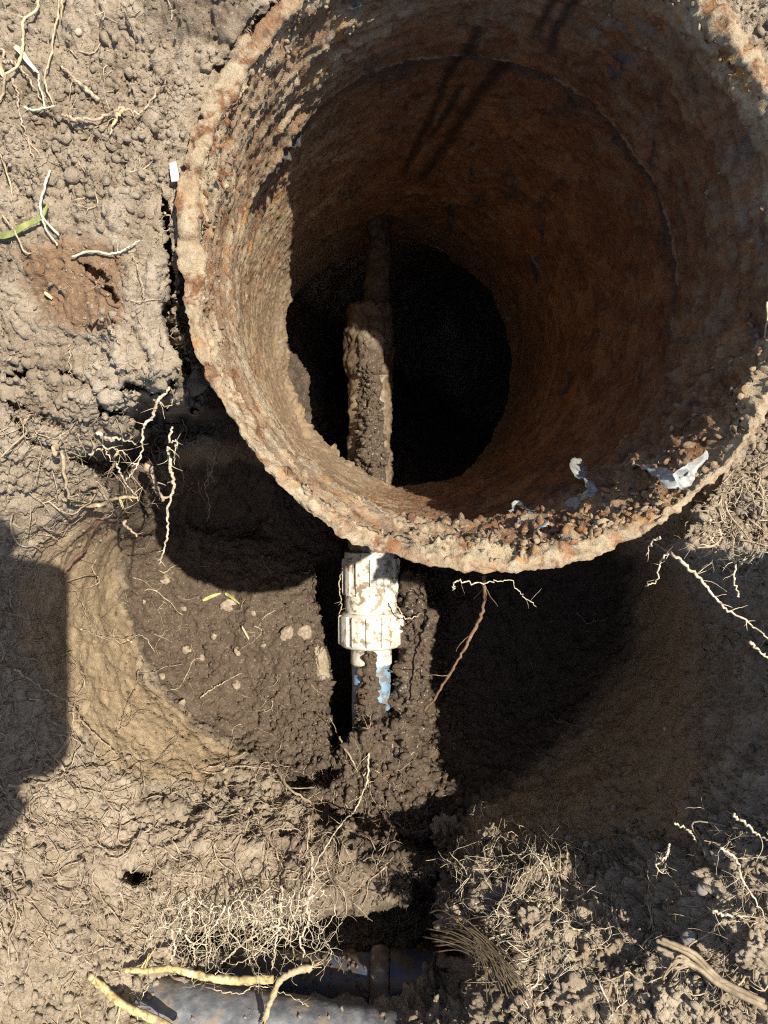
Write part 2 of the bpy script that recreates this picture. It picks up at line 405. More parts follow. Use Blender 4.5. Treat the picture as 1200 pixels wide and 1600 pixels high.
# dark gaps in the lower bank
setdepth([(600,1296),(684,1294),(706,1326),(660,1338),(612,1322)], 0.74, 14, 0.8)
setdepth([(646,1380),(684,1372),(694,1440),(650,1440)], 0.72, 14, 0.8)
setdepth([(262,1478),(300,1448),(440,1428),(500,1424),(600,1420),(660,1410),(720,1436),(724,1490),(600,1500),(480,1500),(300,1506)], 0.74, 14, 0.8)
setdepth([(175,1362),(210,1355),(236,1372),(210,1384)], 0.61, 8, 0.6)
setdepth([(450,1215),(520,1190),(530,1215),(480,1245)], 0.80, 10, 0.9)
# cracks in the dry topsoil
crack_lines = [([(20,585),(60,575),(110,582),(150,612),(205,606),(250,622)], 6, .022), ([(150,612),(160,640),(196,645)], 6, .02), ([(265,480),(272,540),(290,580),(300,640)], 9, .035),
               ([(262,300),(268,400),(274,480)], 5, .03), ([(0,620),(60,650),(120,676)], 4, .012), ([(118,398),(140,420),(164,440)], 4, .008), ([(40,422),(100,418)], 3, .006), ([(140,512),(190,505)], 3, .006), ([(166,456),(178,468)], 4, .01),
               ([(178,390),(190,450)], 2, .004), ([(60,780),(100,820)], 5, .012), ([(20,650),(50,690),(90,700)], 6, .014), ([(265,590),(255,640)], 7, .03)]
for pts, w, dep in crack_lines:
    dl = dist_line(PX + wob * 0.5 + wob2 * 0.6, PY + wob2 * 1.1, pts)
    D = D + dep * (1 - sstep(w * 0.25, w, dl)) * (D < 0.5)
# keep the soil outside the casing's barrel
Ax, Ay = PX / F - 600 / F, 800 / F - PY / F
sx, sy = AX[0] / 0.42, AX[1] / 0.42
ax_, ay_ = Ax - sx, Ay - sy
bx_, by_ = -(C0[0] - sx * CAM_Z), -(C0[1] - sy * CAM_Z)
RB = R_OUT + 0.0012
ay_ = ay_ / OVAL; by_ = by_ / OVAL
qa = ax_ ** 2 + ay_ ** 2; qb = 2 * (ax_ * bx_ + ay_ * by_); qc = bx_ ** 2 + by_ ** 2 - RB ** 2
dexit = (-qb + np.sqrt(np.maximum(qb * qb - 4 * qa * qc, 0))) / (2 * np.maximum(qa, 1e-9))
inb = (dexit > CAM_Z) & (dexit < np.where((PX > 650) | (PY < 480), 0.96, 0.80)) & (od == 0)
hidden = inb & (dexit > 0.40)
D = np.where(inb, np.maximum(D, dexit + 0.0015 + np.clip((dexit - CAM_Z) * .4, 0, .010)), D)

X = (PX - 600) * D / F; Y = (800 - PY) * D / F; Z = CAM_Z - D + bank * 0.02
P3 = np.stack([X, Y, Z], -1)
def normals(P):
    du = np.gradient(P, axis=1); dv = np.gradient(P, axis=0)
    n = np.cross(dv, du)
    n /= np.linalg.norm(n, axis=-1, keepdims=True) + 1e-12
    n = np.where(n[..., 2:3] < -0.2, -n, n)
    return n
def blur(a, k):
    for ax in (0, 1):
        c = np.cumsum(np.concatenate([np.repeat(np.take(a, [0], ax), k + 1, ax), a, np.repeat(np.take(a, [-1], ax), k, ax)], ax), ax)
        a = (np.take(c, range(2 * k + 1, c.shape[ax]), ax) - np.take(c, range(0, c.shape[ax] - 2 * k - 1), ax)) / (2 * k + 1)
    return a
N3 = normals(blur(P3, 2))

# what the soil is made of, by place
def mask(poly, soft, rough=1.0):
    return sstep(-soft, soft, sdf_poly(PX, PY, poly) + (wob + wob2) * rough)
clay = mask([(60,840),(100,800),(160,790),(185,850),(190,950),(232,1060),(300,1130),(372,1180),(330,1230),(240,1215),(170,1190),(80,1100),(30,1000)], 12, 0.7)
clay = np.maximum(clay, mask([(990,900),(1070,930),(1100,1100),(1080,1300),(900,1320),(740,1300),(830,1200),(900,1140),(985,1020)], 25) * 0.8)
clay = np.maximum(clay, mask([(250,690),(420,690),(420,720),(300,728)], 8) * 0.8)
mudm = mask([(176,790),(190,950),(234,1060),(304,1130),(370,1180),(440,1215),(470,1260),(540,1310),(620,1420),(720,1440),(740,1380),(720,1280),(830,1200),(900,1140),(990,1020),(990,880),(800,700),(400,400),(500,300),(300,640),(190,690)], 14, 0.8)
mudm = np.maximum(mudm, mask([(420,1300),(640,1290),(720,1340),(740,1500),(420,1480)], 40) * 0.55)
mudm = np.maximum(mudm, mask([(660,1330),(800,1320),(860,1420),(800,1600),(640,1620)], 40) * 0.45)
mudm = np.maximum(mudm, mask([(220,-60),(420,-60),(392,36),(330,66),(245,48)], 18, 1.2) * .6)
mudm = mudm * (1 - 0.8 * clay)
stain = mask([(40,400),(100,370),(190,390),(200,450),(180,500),(120,525),(70,490)], 14, 1.0) * 0.85
stain = np.maximum(stain, mask([(140,170),(190,160),(190,190),(150,195)], 12) * 0.6)
wet = np.maximum.reduce([mask([(612,900),(690,900),(700,1080),(690,1300),(600,1300),(610,1000)], 14), mask([(530,570),(620,570),(625,800),(530,800)], 10), 0.65 * mask([(470,1150),(720,1150),(720,1330),(470,1330)], 30), mask([(680,1380),(800,1340),(820,1500),(690,1480)], 20) * 0.7])
smooth_zone = np.maximum(clay, 0.55 * stain)

lo = fbm(P3, 24, 4, 21)
crumb_zone = sstep(-0.25, 0.25, fbm(P3, 16, 3, 33) + 0.10)
wv = np.stack([fbm(P3, 130, 3, 51), fbm(P3, 130, 3, 52), fbm(P3, 130, 3, 53)], -1)
def clods(freq, seed, warp, lo_r=0.22, hi_r=0.62, keep=0.35):
    f1, f2, cv = worley(P3 + wv * warp, freq, seed)
    cv = np.clip((cv - keep) / (1 - keep), 0, 1)
    e = np.clip((f2 - f1) * 1.9, 0, 1)
    return (e * (1.7 - .7 * e)) * (1 - .55 * f1) * (0.2 + 0.8 * cv) * (cv > 0)
cl0 = clods(62, 40, 0.007, .2, .55, .62)
cl1 = clods(135, 41, 0.0042, .25, .62, .45)
cl2 = clods(330, 61, 0.0026, .25, .62, .40) * sstep(-.3, .3, fbm(P3, 70, 3, 63))
billow = np.abs(vnoise(P3 + wv * .004, 55, 301)) * .5 + np.abs(vnoise(P3 + wv * .002, 118, 302)) * .3 + np.abs(vnoise(P3, 250, 303)) * .2
fine = fbm(P3, 420, 3, 71, .7)
mid = fbm(P3, 85, 4, 81)
ridged = 1 - np.abs(fbm(P3, 60, 4, 91)) * 2.4
lower = sstep(1180, 1300, PY)
gran = np.clip(mask([(-60,140),(60,120),(280,130),(275,330),(180,350),(100,335),(-60,340)], 30, 1.6) * .9 + .12 + .45 * sstep(560, 700, PY) + sstep(1150, 1300, PY), 0, 1)
gran = np.where(PX > 700, 1, gran)
plates = np.floor((fbm(P3 + wv * .003, 26, 4, 311) * .5 + .5) * 9) / 9 - .5
cl_on = sstep(-.1, .3, fbm(P3, 30, 2, 35))
amp = 1 - 0.80 * smooth_zone
disp = 0.007 * lo + 0.0052 * mid * (1 - 0.5 * smooth_zone) + amp * crumb_zone * (0.0024 * cl0 * cl_on + 0.0019 * cl1 + 0.0014 * cl2) * gran + (1 - gran) * .010 * plates * (1 - stain) * sstep(330, 520, PY) + amp * 0.010 * (billow - .25) + amp * (1 - crumb_zone) * 0.0012 * cl2 + 0.0019 * fine - 0.003 * np.clip(ridged - 0.72, 0, 1) * 3 * amp
rugged = np.maximum(lower, mask([(540,560),(630,560),(700,900),(720,1330),(460,1300),(520,1150)], 20))
disp = disp + rugged * (0.005 * cl0 + 0.0040 * (cl1 - 0.2) + .010 * (billow - .25) + 0.008 * fbm(P3, 48, 3, 95) + 0.003 * (cl2 - 0.3)) * amp
disp = np.where(hidden, np.minimum(disp, 0.0), disp)
disp = np.where(od > 0, disp * np.exp(-od / 4000.0), disp)
nearrim = inb & ~hidden
disp = np.where(nearrim, np.minimum(disp, 0.002), disp)
vd = P3 - np.array([0, 0, CAM_Z]); vd /= np.linalg.norm(vd, axis=-1, keepdims=True)
facing = np.abs((vd * N3).sum(-1))
disp = disp * (0.12 + .88 * sstep(0.03, 0.30, facing))
SURF = P3 + N3 * disp[..., None]
NSM = N3

nj, ni = SURF.shape[1], SURF.shape[0]
quads = grid_quads(ni, nj)[:, ::-1]
gme = np_mesh('ground', SURF.reshape(-1, 3), quads, SOIL, True, {'clay': clay, 'mud': mudm, 'stain': stain, 'wet': wet})
ground = obj('ground', gme)
ground['kind'] = 'structure'
ground['label'] = 'crumbly tan soil dug out into a deep round pit'

def surf(px, py, lift=0.0):
    j = int(np.clip(round((px + 140) / step) + NX0, 0, nj - 1)); i = int(np.clip(round((py + 140) / step) + NY0, 0, ni - 1))
    p = SURF[i, j]; n = NSM[i, j]
    return Vector(p) + Vector(n) * lift
def surf_d(px, py):
    return CAM_Z - surf(px, py).z

# ------------------------------------------------------------------ the rusty casing
def casing():
    nt_, nin, nout, nrim = 1150, 230, 16, 12
    th = np.linspace(0, 2 * np.pi, nt_, endpoint=False)
    s_in = np.linspace(0, 1, nin); s_out = np.linspace(1, 0, nout)
    sm = lambda x, a, b: (lambda t: t * t * (3 - 2 * t))(min(1, max(0, (x - a) / (b - a))))
    prof = []
    for s in s_out: prof.append((s, R_OUT, 0.0, 0))
    for k in range(1, nrim): prof.append((0.0, R_OUT + (R_IN - R_OUT) * k / nrim, 0.0, 1))
    for s in s_in:
        r = R_IN - .0045 * sm(s, .0, .12) if s < 0.285 else R_IN + 0.0035 - .0085 * sm(s, .33, .9)
        if s > 0.93: r -= 0.003 * (s - 0.93) / 0.07
        prof.append((s, r, 0.0, 2))
    prof = np.array(prof, np.float32)
    S, T = np.meshgrid(prof[:, 0], th, indexing='ij'); Rr = np.repeat(prof[:, 1:2], nt_, 1); K = np.repeat(prof[:, 3:4], nt_, 1)
    d = AX / np.linalg.norm(AX)
    e1 = np.cross(d, [0, 1, 0]); e1 /= np.linalg.norm(e1); e1 = -e1 if e1[0] < 0 else e1
    e2 = np.cross(d, e1); e2 = -e2 if e2[1] < 0 else e2
    # the mouth is level; the barrel leans a little
    def pos(Rv, Sv, zoff=0):
        rad = np.stack([np.cos(T), OVAL * np.sin(T), np.zeros_like(T)], -1)
        return C0 + Sv[..., None] * AX + Rv[..., None] * rad + np.stack([0 * T, 0 * T, zoff + 0 * T], -1)
    B = pos(Rr, S)
    inner = (K == 2); rim = (K == 1)
    ang = np.degrees(T) % 360
    def angw(c, w):
        dlt = np.abs((ang - c + 180) % 360 - 180); return 1 - sstep(w * 0.5, w, dlt)
    n1 = fbm(B, 30, 4, 201); n2 = fbm(B, 110, 4, 202); n3 = fbm(B, 380, 3, 203)
    f1, f2, cv = worley(B * np.array([1, 1, 0.7]) + 0.005 * n2[..., None], 95, 204)
    g1, g2, cw = worley(B, 260, 207)
    lumps = np.clip((f2 - f1) * 2.2, 0, 1) * (1 - .5 * f1) * np.clip(cv * 1.6 - .5, 0, 1)
    grains = np.clip((g2 - g1) * 2.2, 0, 1) * (1 - .5 * g1) * cw
    lay = fbm(B * np.array([1, 1, 5.0]), 34, 4, 231)          # layered scale that runs round the barrel
    terr = np.floor((n1 * 0.5 + n2 * 0.5) * 7) / 7            # flaking scale, in layers
    topband = 1 - sstep(0.18, 0.32, S)
    # heavier scale on the lower right of the mouth and on the left wall
    heavy = np.maximum(angw(298, 60), angw(165, 60) * 0.08) * topband
    inw = 0.0014 * n1 + 0.0012 * terr + 0.0010 * n2 + 0.0013 * n3 + .0026 * lay * (.25 + .75 * topband) + .0016 * np.floor(lay * 6) / 6 * topband
    inw = inw + heavy * (0.0045 * lumps + 0.0022 * grains + 0.002 * n2) + (0.35 + 0.65 * topband) * 0.0009 * grains
    # clod of rust and soil standing out of the left wall
    inw = inw + 0.013 * np.exp(-(((ang - 142) + 180) % 360 - 180) ** 2 / 80.0 - ((S - 0.325) / 0.05) ** 2) * (0.6 + 0.8 * lumps + 0.4 * n2)
    # soil caked inside the foot, ragged
    foot = sstep(0.80, 0.98, S) * np.maximum(angw(205, 70), 0.25)
    inw = inw + foot * (0.008 + 0.016 * fbm(B, 26, 4, 215) + 0.001 * grains + 0.004 * lumps)
    Rn = Rr.copy()
    Rn = np.where(inner, Rr - inw, Rn)
    outw = 0.0032 * n1 + 0.0010 * n2 + 0.0009 * n3 + .0014 * terr
    Rn = np.where(K == 0, Rr + outw + 0.0006 * grains, Rn)
    tr = (R_OUT - Rr) / (R_OUT - R_IN)
    Rn = np.where(rim, (Rr + outw * (1 - tr) - inw * tr), Rn)
    zr = 0.0060 * fbm(np.stack([np.cos(T), np.sin(T), 0 * T], -1) * 0.15, 16, 4, 220) + 0.0010 * n2 + 0.0009 * terr + 0.0006 * n3
    chipn = fbm(np.stack([np.cos(T), np.sin(T), 0 * T], -1) * 0.15, 30, 4, 240)
    chip_ = sstep(.13, .17, chipn + .18 * (n2 + .5 * n3)) * (.4 + .6 * sstep(-.2, .2, n1))
    zr = zr - .0036 * chip_ - .0025 * sstep(.02, .05, lay)
    thin = .0028 * fbm(np.stack([np.cos(T), np.sin(T), 0 * T], -1) * 0.15, 12, 3, 245)
    Rn = Rn + np.where(rim | inner, thin * (1 - sstep(.0, .10, S)) * np.where(rim, tr, 1), 0) - np.where(K == 0, .0022 * chip_ * (1 - sstep(.0, .05, S)), 0)
    zoff = zr * (1 - sstep(0.0, 0.06, S)) + np.where(rim, 0.0010 * np.sin(np.pi * tr), 0)
    zoff = zoff - np.where(inner & (S < 0.012), 0.0015, 0)
    # ragged foot edge
    zoff = zoff + sstep(0.95, 1.0, S) * (0.030 * fbm(B, 20, 4, 225))
    S = S + .30 * sstep(.62, 1.0, S) * angw(45, 125)
    P = pos(Rn, S, zoff)
    dirt = np.where(K == 0, 0.45, 0.0) + np.where(rim, np.clip(.86 - .7 * chip_ + .5 * n2, 0, 1), 0.0)
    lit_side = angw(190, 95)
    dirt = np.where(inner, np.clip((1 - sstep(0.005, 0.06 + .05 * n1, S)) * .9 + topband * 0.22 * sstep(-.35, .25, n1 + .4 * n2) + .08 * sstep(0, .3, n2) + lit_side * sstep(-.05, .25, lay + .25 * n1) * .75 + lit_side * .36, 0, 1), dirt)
    mud = np.where(inner, np.clip(foot * 1.5 + sstep(0.55, 0.85, S) * angw(195, 70) * 0.8, 0, 1), 0)
    streak = np.zeros_like(S)
    for a0, a1, s0, s1, w in ((86.5, 96, .20, .82, 2.6), (84, 91, .40, .66, 2.2), (76, 89, .30, .86, 3.6), (71.5, 73, .0, .24, 2.4), (67.5, 69, .05, .27, 2.2)):
        c = a0 + (a1 - a0) * np.clip((S - s0) / (s1 - s0), 0, 1) + 2.0 * n1
        streak = np.maximum(streak, (1 - sstep(w * 0.15, w, np.abs(ang - c) + .5 * np.abs(n2))) * sstep(s0 - .02, s0 + .02, S) * (1 - sstep(s1 - .08, s1, S)))
    streak = np.where(inner, streak, 0)
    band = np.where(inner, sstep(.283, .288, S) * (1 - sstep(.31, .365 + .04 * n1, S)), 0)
    seam = np.where(inner, (1 - sstep(.0015, .005, np.abs(S - .281))) * sstep(-.25, .15, n2) * .8 + (1 - sstep(.003, .010, np.abs(S - .90 - .01 * n1))) * sstep(-.2, .3, n2) * .8, 0)
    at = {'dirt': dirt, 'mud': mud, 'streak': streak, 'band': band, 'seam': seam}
    i0, i1 = nout - 1, nout + nrim - 1 + 4
    def rows(name, a_, b_):
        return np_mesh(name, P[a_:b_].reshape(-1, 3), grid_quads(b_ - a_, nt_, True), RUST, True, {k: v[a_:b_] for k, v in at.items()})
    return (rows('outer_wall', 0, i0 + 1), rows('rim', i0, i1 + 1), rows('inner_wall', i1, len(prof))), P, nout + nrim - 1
root_c = empty('steel_casing', Vector(C1))
tag(root_c, 'rust-eaten round iron casing standing open over the pit', 'casing pipe')
cme, CASP, CIN0 = casing()
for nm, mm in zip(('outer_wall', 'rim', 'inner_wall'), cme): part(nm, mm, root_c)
def cas_in(ang_deg, s, lift=0.0):
    """point on the casing's inner wall"""
    i = CIN0 + int(np.clip(s, 0, 1) * 229); j = int((ang_deg % 360) / 360 * CASP.shape[1]) % CASP.shape[1]
    p = Vector(CASP[i, j]); c = Vector(C0 + s * AX)
    n = (c - p); n.z = 0; n.normalize()
    return p + n * lift

# ------------------------------------------------------------------ small builders
_sph = None
def ico():
    global _sph
    if _sph is None:
        t = (1 + 5 ** 0.5) / 2
        v = np.array([(-1,t,0),(1,t,0),(-1,-t,0),(1,-t,0),(0,-1,t),(0,1,t),(0,-1,-t),(0,1,-t),(t,0,-1),(t,0,1),(-t,0,-1),(-t,0,1)], float)
        v /= np.linalg.norm(v[0])
        f = np.array([(0,11,5),(0,5,1),(0,1,7),(0,7,10),(0,10,11),(1,5,9),(5,11,4),(11,10,2),(10,7,6),(7,1,8),(3,9,4),(3,4,2),(3,2,6),(3,6,8),(3,8,9),(4,9,5),(2,4,11),(6,2,10),(8,6,7),(9,8,1)])
        _sph = (v, f)
    return _sph

def ico_sub(n):
    v, f = ico(); v = [tuple(x) for x in v]; f = [tuple(x) for x in f]
    for _ in range(n):
        cache = {}; nf = []
        def mid_(a, b):
            k = (min(a, b), max(a, b))
            if k not in cache:
                m = np.array(v[a]) + np.array(v[b]); m /= np.linalg.norm(m); v.append(tuple(m)); cache[k] = len(v) - 1
            return cache[k]
        for a, b, c in f:
            x, y, z = mid_(a, b), mid_(b, c), mid_(c, a)
            nf += [(a, x, z), (b, y, x), (c, z, y), (x, y, z)]
        f = nf
    return np.array(v), np.array(f)

def lump_mesh(name, r, mat, squash=(1, 1, .75), seed=0, rough=0.25, sub=3, freq=1.9):
    v, f = ico_sub(sub)
    nse = fbm(v + seed * 7.3, freq, 4, seed)
    g1, g2, cw = worley(v + seed * 3.1, freq * 2.2, seed + 5)
    v = v * (1 + rough * nse + rough * 0.6 * (np.sqrt(np.clip(1 - (g1 / .65) ** 2, 0, 1)) * cw - .2))[:, None] * np.array(squash) * r
    return np_mesh(name, v, f, mat)

def scatter(name, label, cat, spots, mat, flat=0.8):
    """many tiny crumbs that nobody could count, one mesh; spots = (pos, radius)"""
    v, f = ico(); n = len(spots)
    pos = np.array([tuple(s[0]) for s in spots]); rad = np.array([s[1] for s in spots])
    Q = np.linalg.qr(rng.normal(size=(n, 3, 3)))[0]
    # angular clods: points of an icosahedron, jittered and pressed against random planes
    vv = v[None] * (1 + rng.uniform(-.38, .30, (n, 12, 1))) + rng.normal(0, .12, (n, 12, 3))
    for _ in range(4):
        pn = rng.normal(size=(n, 1, 3)); pn /= np.linalg.norm(pn, axis=-1, keepdims=True); h = rng.uniform(.35, .85, (n, 1, 1))
        dd = (vv * pn).sum(-1, keepdims=True) - h
        vv = vv - np.maximum(dd, 0) * pn
    scl = rad[:, None] * rng.uniform(0.65, 1.35, (n, 3))
    V = np.einsum('nij,nkj->nki', Q, vv * scl[:, None, :]) + pos[:, None, :]
    Fc = (f[None] + (np.arange(n) * 12)[:, None, None]).reshape(-1, 3)
    me = np_mesh(name, V.reshape(-1, 3), Fc, mat, False, {'clay': np.zeros(n * 12), 'mud': np.repeat([s[2] if len(s) > 2 else 0 for s in spots], 12), 'stain': np.zeros(n * 12), 'wet': np.repeat([s[3] if len(s) > 3 else 0 for s in spots], 12)})
    o = obj(name, me); tag(o, label, cat, kind='stuff'); return o

class Tubes:
    """collects tapered tubes into one mesh"""
    def __init__(s): s.v = []; s.f = []
    def add(s, pts, r0, r1, sides=6, knob=0.12, cap=True, flat=1.0, tw=0.0):
        pts = [Vector(p) for p in pts]
        n = len(pts)
        if n < 2: return
        base = len(s.v); up = Vector((random.random() - .5, random.random() - .5, random.random() - .5)).normalized()
        for k, p in enumerate(pts):
            t = (pts[min(k + 1, n - 1)] - pts[max(k - 1, 0)])
            if t.length < 1e-9: t = Vector((0, 0, 1))
            t.normalize()
            a = (up - t * up.dot(t))
            if a.length < 1e-4: a = t.orthogonal()
            a.normalize(); b = t.cross(a); up = a
            u = k / (n - 1)
            r = (r0 + (r1 - r0) * u) * (1 + random.uniform(-knob, knob))
            for q in range(sides):
                an = 2 * math.pi * q / sides + tw * u
                s.v.append(p + a * (math.cos(an) * r) + b * (math.sin(an) * r * flat))
        for k in range(n - 1):
            for q in range(sides):
                q2 = (q + 1) % sides
                s.f.append((base + k * sides + q, base + k * sides + q2, base + (k + 1) * sides + q2, base + (k + 1) * sides + q))
        if cap:
            s.f.append(tuple(base + q for q in range(sides))[::-1])
            s.f.append(tuple(base + (n - 1) * sides + q for q in range(sides)))
    def mesh(s, name, mat):
        me = bpy.data.meshes.new(name); me.from_pydata([tuple(v) for v in s.v], [], s.f)
        me.polygons.foreach_set('use_smooth', np.ones(len(me.polygons), bool))
        me.materials.append(mat); return me

def smooth_pts(pts, sub=5, wig=0.0):
    """Catmull-Rom through the points, with a wiggle"""
    pts = [Vector(p) for p in pts]; out = []
    n = len(pts)
    for k in range(n - 1):
        p0, p1, p2, p3 = pts[max(k - 1, 0)], pts[k], pts[k + 1], pts[min(k + 2, n - 1)]
        for q in range(sub):
            t = q / sub
            out.append(0.5 * ((2 * p1) + (p2 - p0) * t + (2 * p0 - 5 * p1 + 4 * p2 - p3) * t * t + (3 * p1 - p0 - 3 * p2 + p3) * t ** 3))
    out.append(pts[-1])
    if wig:
        out = [p + Vector((random.uniform(-wig, wig), random.uniform(-wig, wig), random.uniform(-wig, wig))) for p in out]
    return out

def twigs(T, pts, r, n, length, depth=1, curl=0.5):
    """side rootlets along a polyline"""
    for _ in range(n):
        k = random.randint(1, len(pts) - 2); p = pts[k]
        t = (pts[k + 1] - pts[k - 1]).normalized()
        d = Vector((random.uniform(-1, 1), random.uniform(-1, 1), random.uniform(-.6, .6)))
        d = (d - t * d.dot(t)).normalized() * 0.9 + t * random.uniform(0.1, .9); d.normalize()
        L = length * random.uniform(.4, 1.7); m = max(3, int(L / 0.0022)); q = p.copy(); br = [q.copy()]
        for i in range(m):
            d = (d + Vector((random.uniform(-1, 1), random.uniform(-1, 1), random.uniform(-1, 1))) * curl * .6).normalized()
            q = q + d * (L / m); br.append(q.copy())
        T.add(br, r * random.uniform(.3, .55), r * .12, 4)
        if depth > 1 and len(br) > 3: twigs(T, br, r * .6, 2, length * .5, depth - 1, curl)

# ------------------------------------------------------------------ loose crumbs of soil
def crumb_spots(n, x0, y0, x1, y1, rmin, rmax, mud=0.0, wet_=0.0, dens=None, dmax=9):
    out = []
    tries = 0
    while len(out) < n and tries < n * 6:
        tries += 1
        px, py = random.uniform(x0, x1), random.uniform(y0, y1)
        j = int(round((px + 140) / step) + NX0); i = int(round((py + 140) / step) + NY0)
        if hidden[i, j] or (inb[i, j] and not hidden[i, j]): continue
        if D[i, j] > dmax: continue
        if random.random() < .85 * clay[i, j]: continue
        if dens is not None and random.random() > dens(px, py, i, j): continue
        r = rmin + (rmax - rmin) * random.random() ** 4.5
        out.append((SURF[i, j] + NSM[i, j] * r * random.uniform(-.35, .35), r, max(mud, float(mudm[i, j])), max(wet_, float(wet[i, j]))))
    return out
cz = crumb_zone
sp = crumb_spots(5000, -60, -60, 340, 640, .0004, .0029, dens=lambda x, y, i, j: (0.25 + .75 * cz[i, j]) * (1 - 0.85 * stain[i, j]) * (.10 + .9 * gran[i, j]), dmax=.47)
sp += crumb_spots(3500, -60, -60, 340, 640, .0003, .0013, dmax=.47)
scatter('soil_crumbs', 'loose tan soil crumbs strewn on the ground left of the casing', 'soil crumbs', sp, SOIL)
sp = crumb_spots(5000, -60, 1180, 720, 1680, .0006, .0048, dens=lambda x, y, i, j: .3 + .7 * cz[i, j])
scatter('soil_crumbs', 'soil crumbs among the roots on the lower left bank', 'soil crumbs', sp, SOIL)
sp = crumb_spots(5000, 680, 1280, 1280, 1680, .0005, .0040, dens=lambda x, y, i, j: .3 + .7 * cz[i, j])
scatter('soil_crumbs', 'soil crumbs on the lower right bank of the pit', 'soil crumbs', sp, SOIL)
sp = crumb_spots(3500, 990, 560, 1280, 900, .0005, .0030)
scatter('soil_crumbs', 'rooty soil crumbs against the right of the casing', 'soil crumbs', sp, SOIL)
sp = crumb_spots(5500, 470, 860, 720, 1320, .0008, .0058, mud=.8) + crumb_spots(1800, 530, 572, 625, 805, .0008, .0040, mud=.8, wet_=.9)
scatter('mud_crumbs', 'wet brown mud crumbs heaped along the water line', 'mud', sp, SOIL)
sp = crumb_spots(3500, 180, 850, 520, 1210, .0006, .0034, mud=.9, dmax=.87)
scatter('mud_crumbs', 'damp brown crumbs on the mud floor of the pit at left', 'mud', sp, SOIL)
sp = crumb_spots(1200, 1040, -80, 1320, 300, .0004, .0028)
scatter('soil_crumbs', 'sunlit soil crumbs outside the casing at the top right corner', 'soil crumbs', sp, SOIL)
sp = crumb_spots(1600, 0, 640, 200, 860, .0004, .0026)
scatter('soil_crumbs', 'crumbs below the cracked edge of the ground at left', 'soil crumbs', sp, SOIL)
sp = crumb_spots(1500, 700, 880, 1260, 1380, .0007, .0036)
scatter('soil_crumbs', 'crumbs clinging to the shaded right wall of the pit', 'soil crumbs', sp, SOIL)
pa, pb2 = W(60, 1568, .572), W(800, 1676, .572)
sp = []
for _ in range(1500):
    t = random.uniform(.14, .95); an = random.gauss(0, .55); c_ = pa.lerp(pb2, t)
    if vnoise(np.array([[c_.x, an * .03, 0]]), 40, 77)[0] < .05 and random.random() < .9: continue
    r = .0004 + .0022 * random.random() ** 3
    sp.append((c_ + Vector((0, math.sin(an), math.cos(an))) * (.0295 + r * .2), r, .2, 0))
scatter('soil_crumbs', 'soil crumbs caked on the thick black pipe', 'soil crumbs', sp, SOIL)
sp = []
for _ in range(700):
    t = random.uniform(.25, 1.35); an = random.gauss(.5, .7); c_ = W(300, 1526, .655).lerp(W(605, 1534, .650), t)
    r = .0004 + .0024 * random.random() ** 3
    sp.append((c_ + Vector((0, math.sin(an), math.cos(an))) * (.0215 + (.003 if t > 1 else 0) + r * .1), r, .9, .3))
scatter('mud_crumbs', 'mud crumbs stuck on the dark blue-grey pipe', 'mud', sp, SOIL)
# scale flaking off the casing's inside and mouth
sc_ = []
for _ in range(3000):
    a = random.choice([random.gauss(295, 22), random.gauss(295, 22), random.gauss(165, 28), random.uniform(0, 360)]); s = abs(random.gauss(0, .07)) + .004
    r = .0004 + .0026 * random.random() ** 5 * (1.0 if 255 < a < 340 else .6)
    sc_.append((cas_in(a, min(s, .9), r * .2), r))
v_, f_ = ico(); n_ = len(sc_)
Q_ = np.linalg.qr(rng.normal(size=(n_, 3, 3)))[0]
scl_ = np.array([r for _, r in sc_])[:, None] * rng.uniform([.8, .8, .25], [1.5, 1.5, .6], (n_, 3))
V_ = np.einsum('nij,nkj->nki', Q_, v_[None] * (1 + rng.uniform(-.25, .25, (n_, 12, 1))) * scl_[:, None]) + np.array([tuple(p) for p, _ in sc_])[:, None]
fl = np_mesh('rust_flakes', V_.reshape(-1, 3), (f_[None] + (np.arange(n_) * 12)[:, None, None]).reshape(-1, 3), RUST, False,
             {'dirt': np.repeat(rng.uniform(0, 1, n_), 12), 'mud': np.zeros(n_ * 12), 'streak': np.zeros(n_ * 12), 'band': np.zeros(n_ * 12), 'seam': np.zeros(n_ * 12)})
po = part('rust_flakes', fl, root_c); po['kind'] = 'stuff'

# ------------------------------------------------------------------ the water line with its white coupling
LZ = 0.802
def line_pt(y, dx=0.0):
    # the line runs up the picture, very slightly leaning
    return W(580 + (y - 1000) * 0.006, y, LZ)
def lathe(name, prof, p0, p1, mat, seg=48, rough=0.0, seed=0, shape=None):
    """prof = (t along p0->p1, radius)"""
    p0, p1 = np.array(p0), np.array(p1); d = p1 - p0; L = np.linalg.norm(d); d = d / L
    up = np.array([0, 0, 1.0]); a = up - d * up.dot(d); a /= np.linalg.norm(a); b = np.cross(d, a)
    th = np.linspace(0, 2 * np.pi, seg, endpoint=False)
    pr = np.array(prof, float)
    Rm = np.repeat(pr[:, 1:2], seg, 1)
    if shape is not None: Rm = Rm + shape(pr[:, 0:1], th[None, :])
    P = p0 + pr[:, 0][:, None, None] * (p1 - p0) + Rm[..., None] * (np.cos(th)[None, :, None] * a + np.sin(th)[None, :, None] * b)
    if rough:
        nn = fbm(P, 70, 4, seed) + .5 * fbm(P, 260, 3, seed + 3)
        rd = P - (p0 + pr[:, 0][:, None, None] * (p1 - p0)); rd = rd / (np.linalg.norm(rd, axis=-1, keepdims=True) + 1e-9)
        P = P + rd * (nn * rough)[..., None]
    return np_mesh(name, P.reshape(-1, 3), grid_quads(len(pr), seg, True), mat)
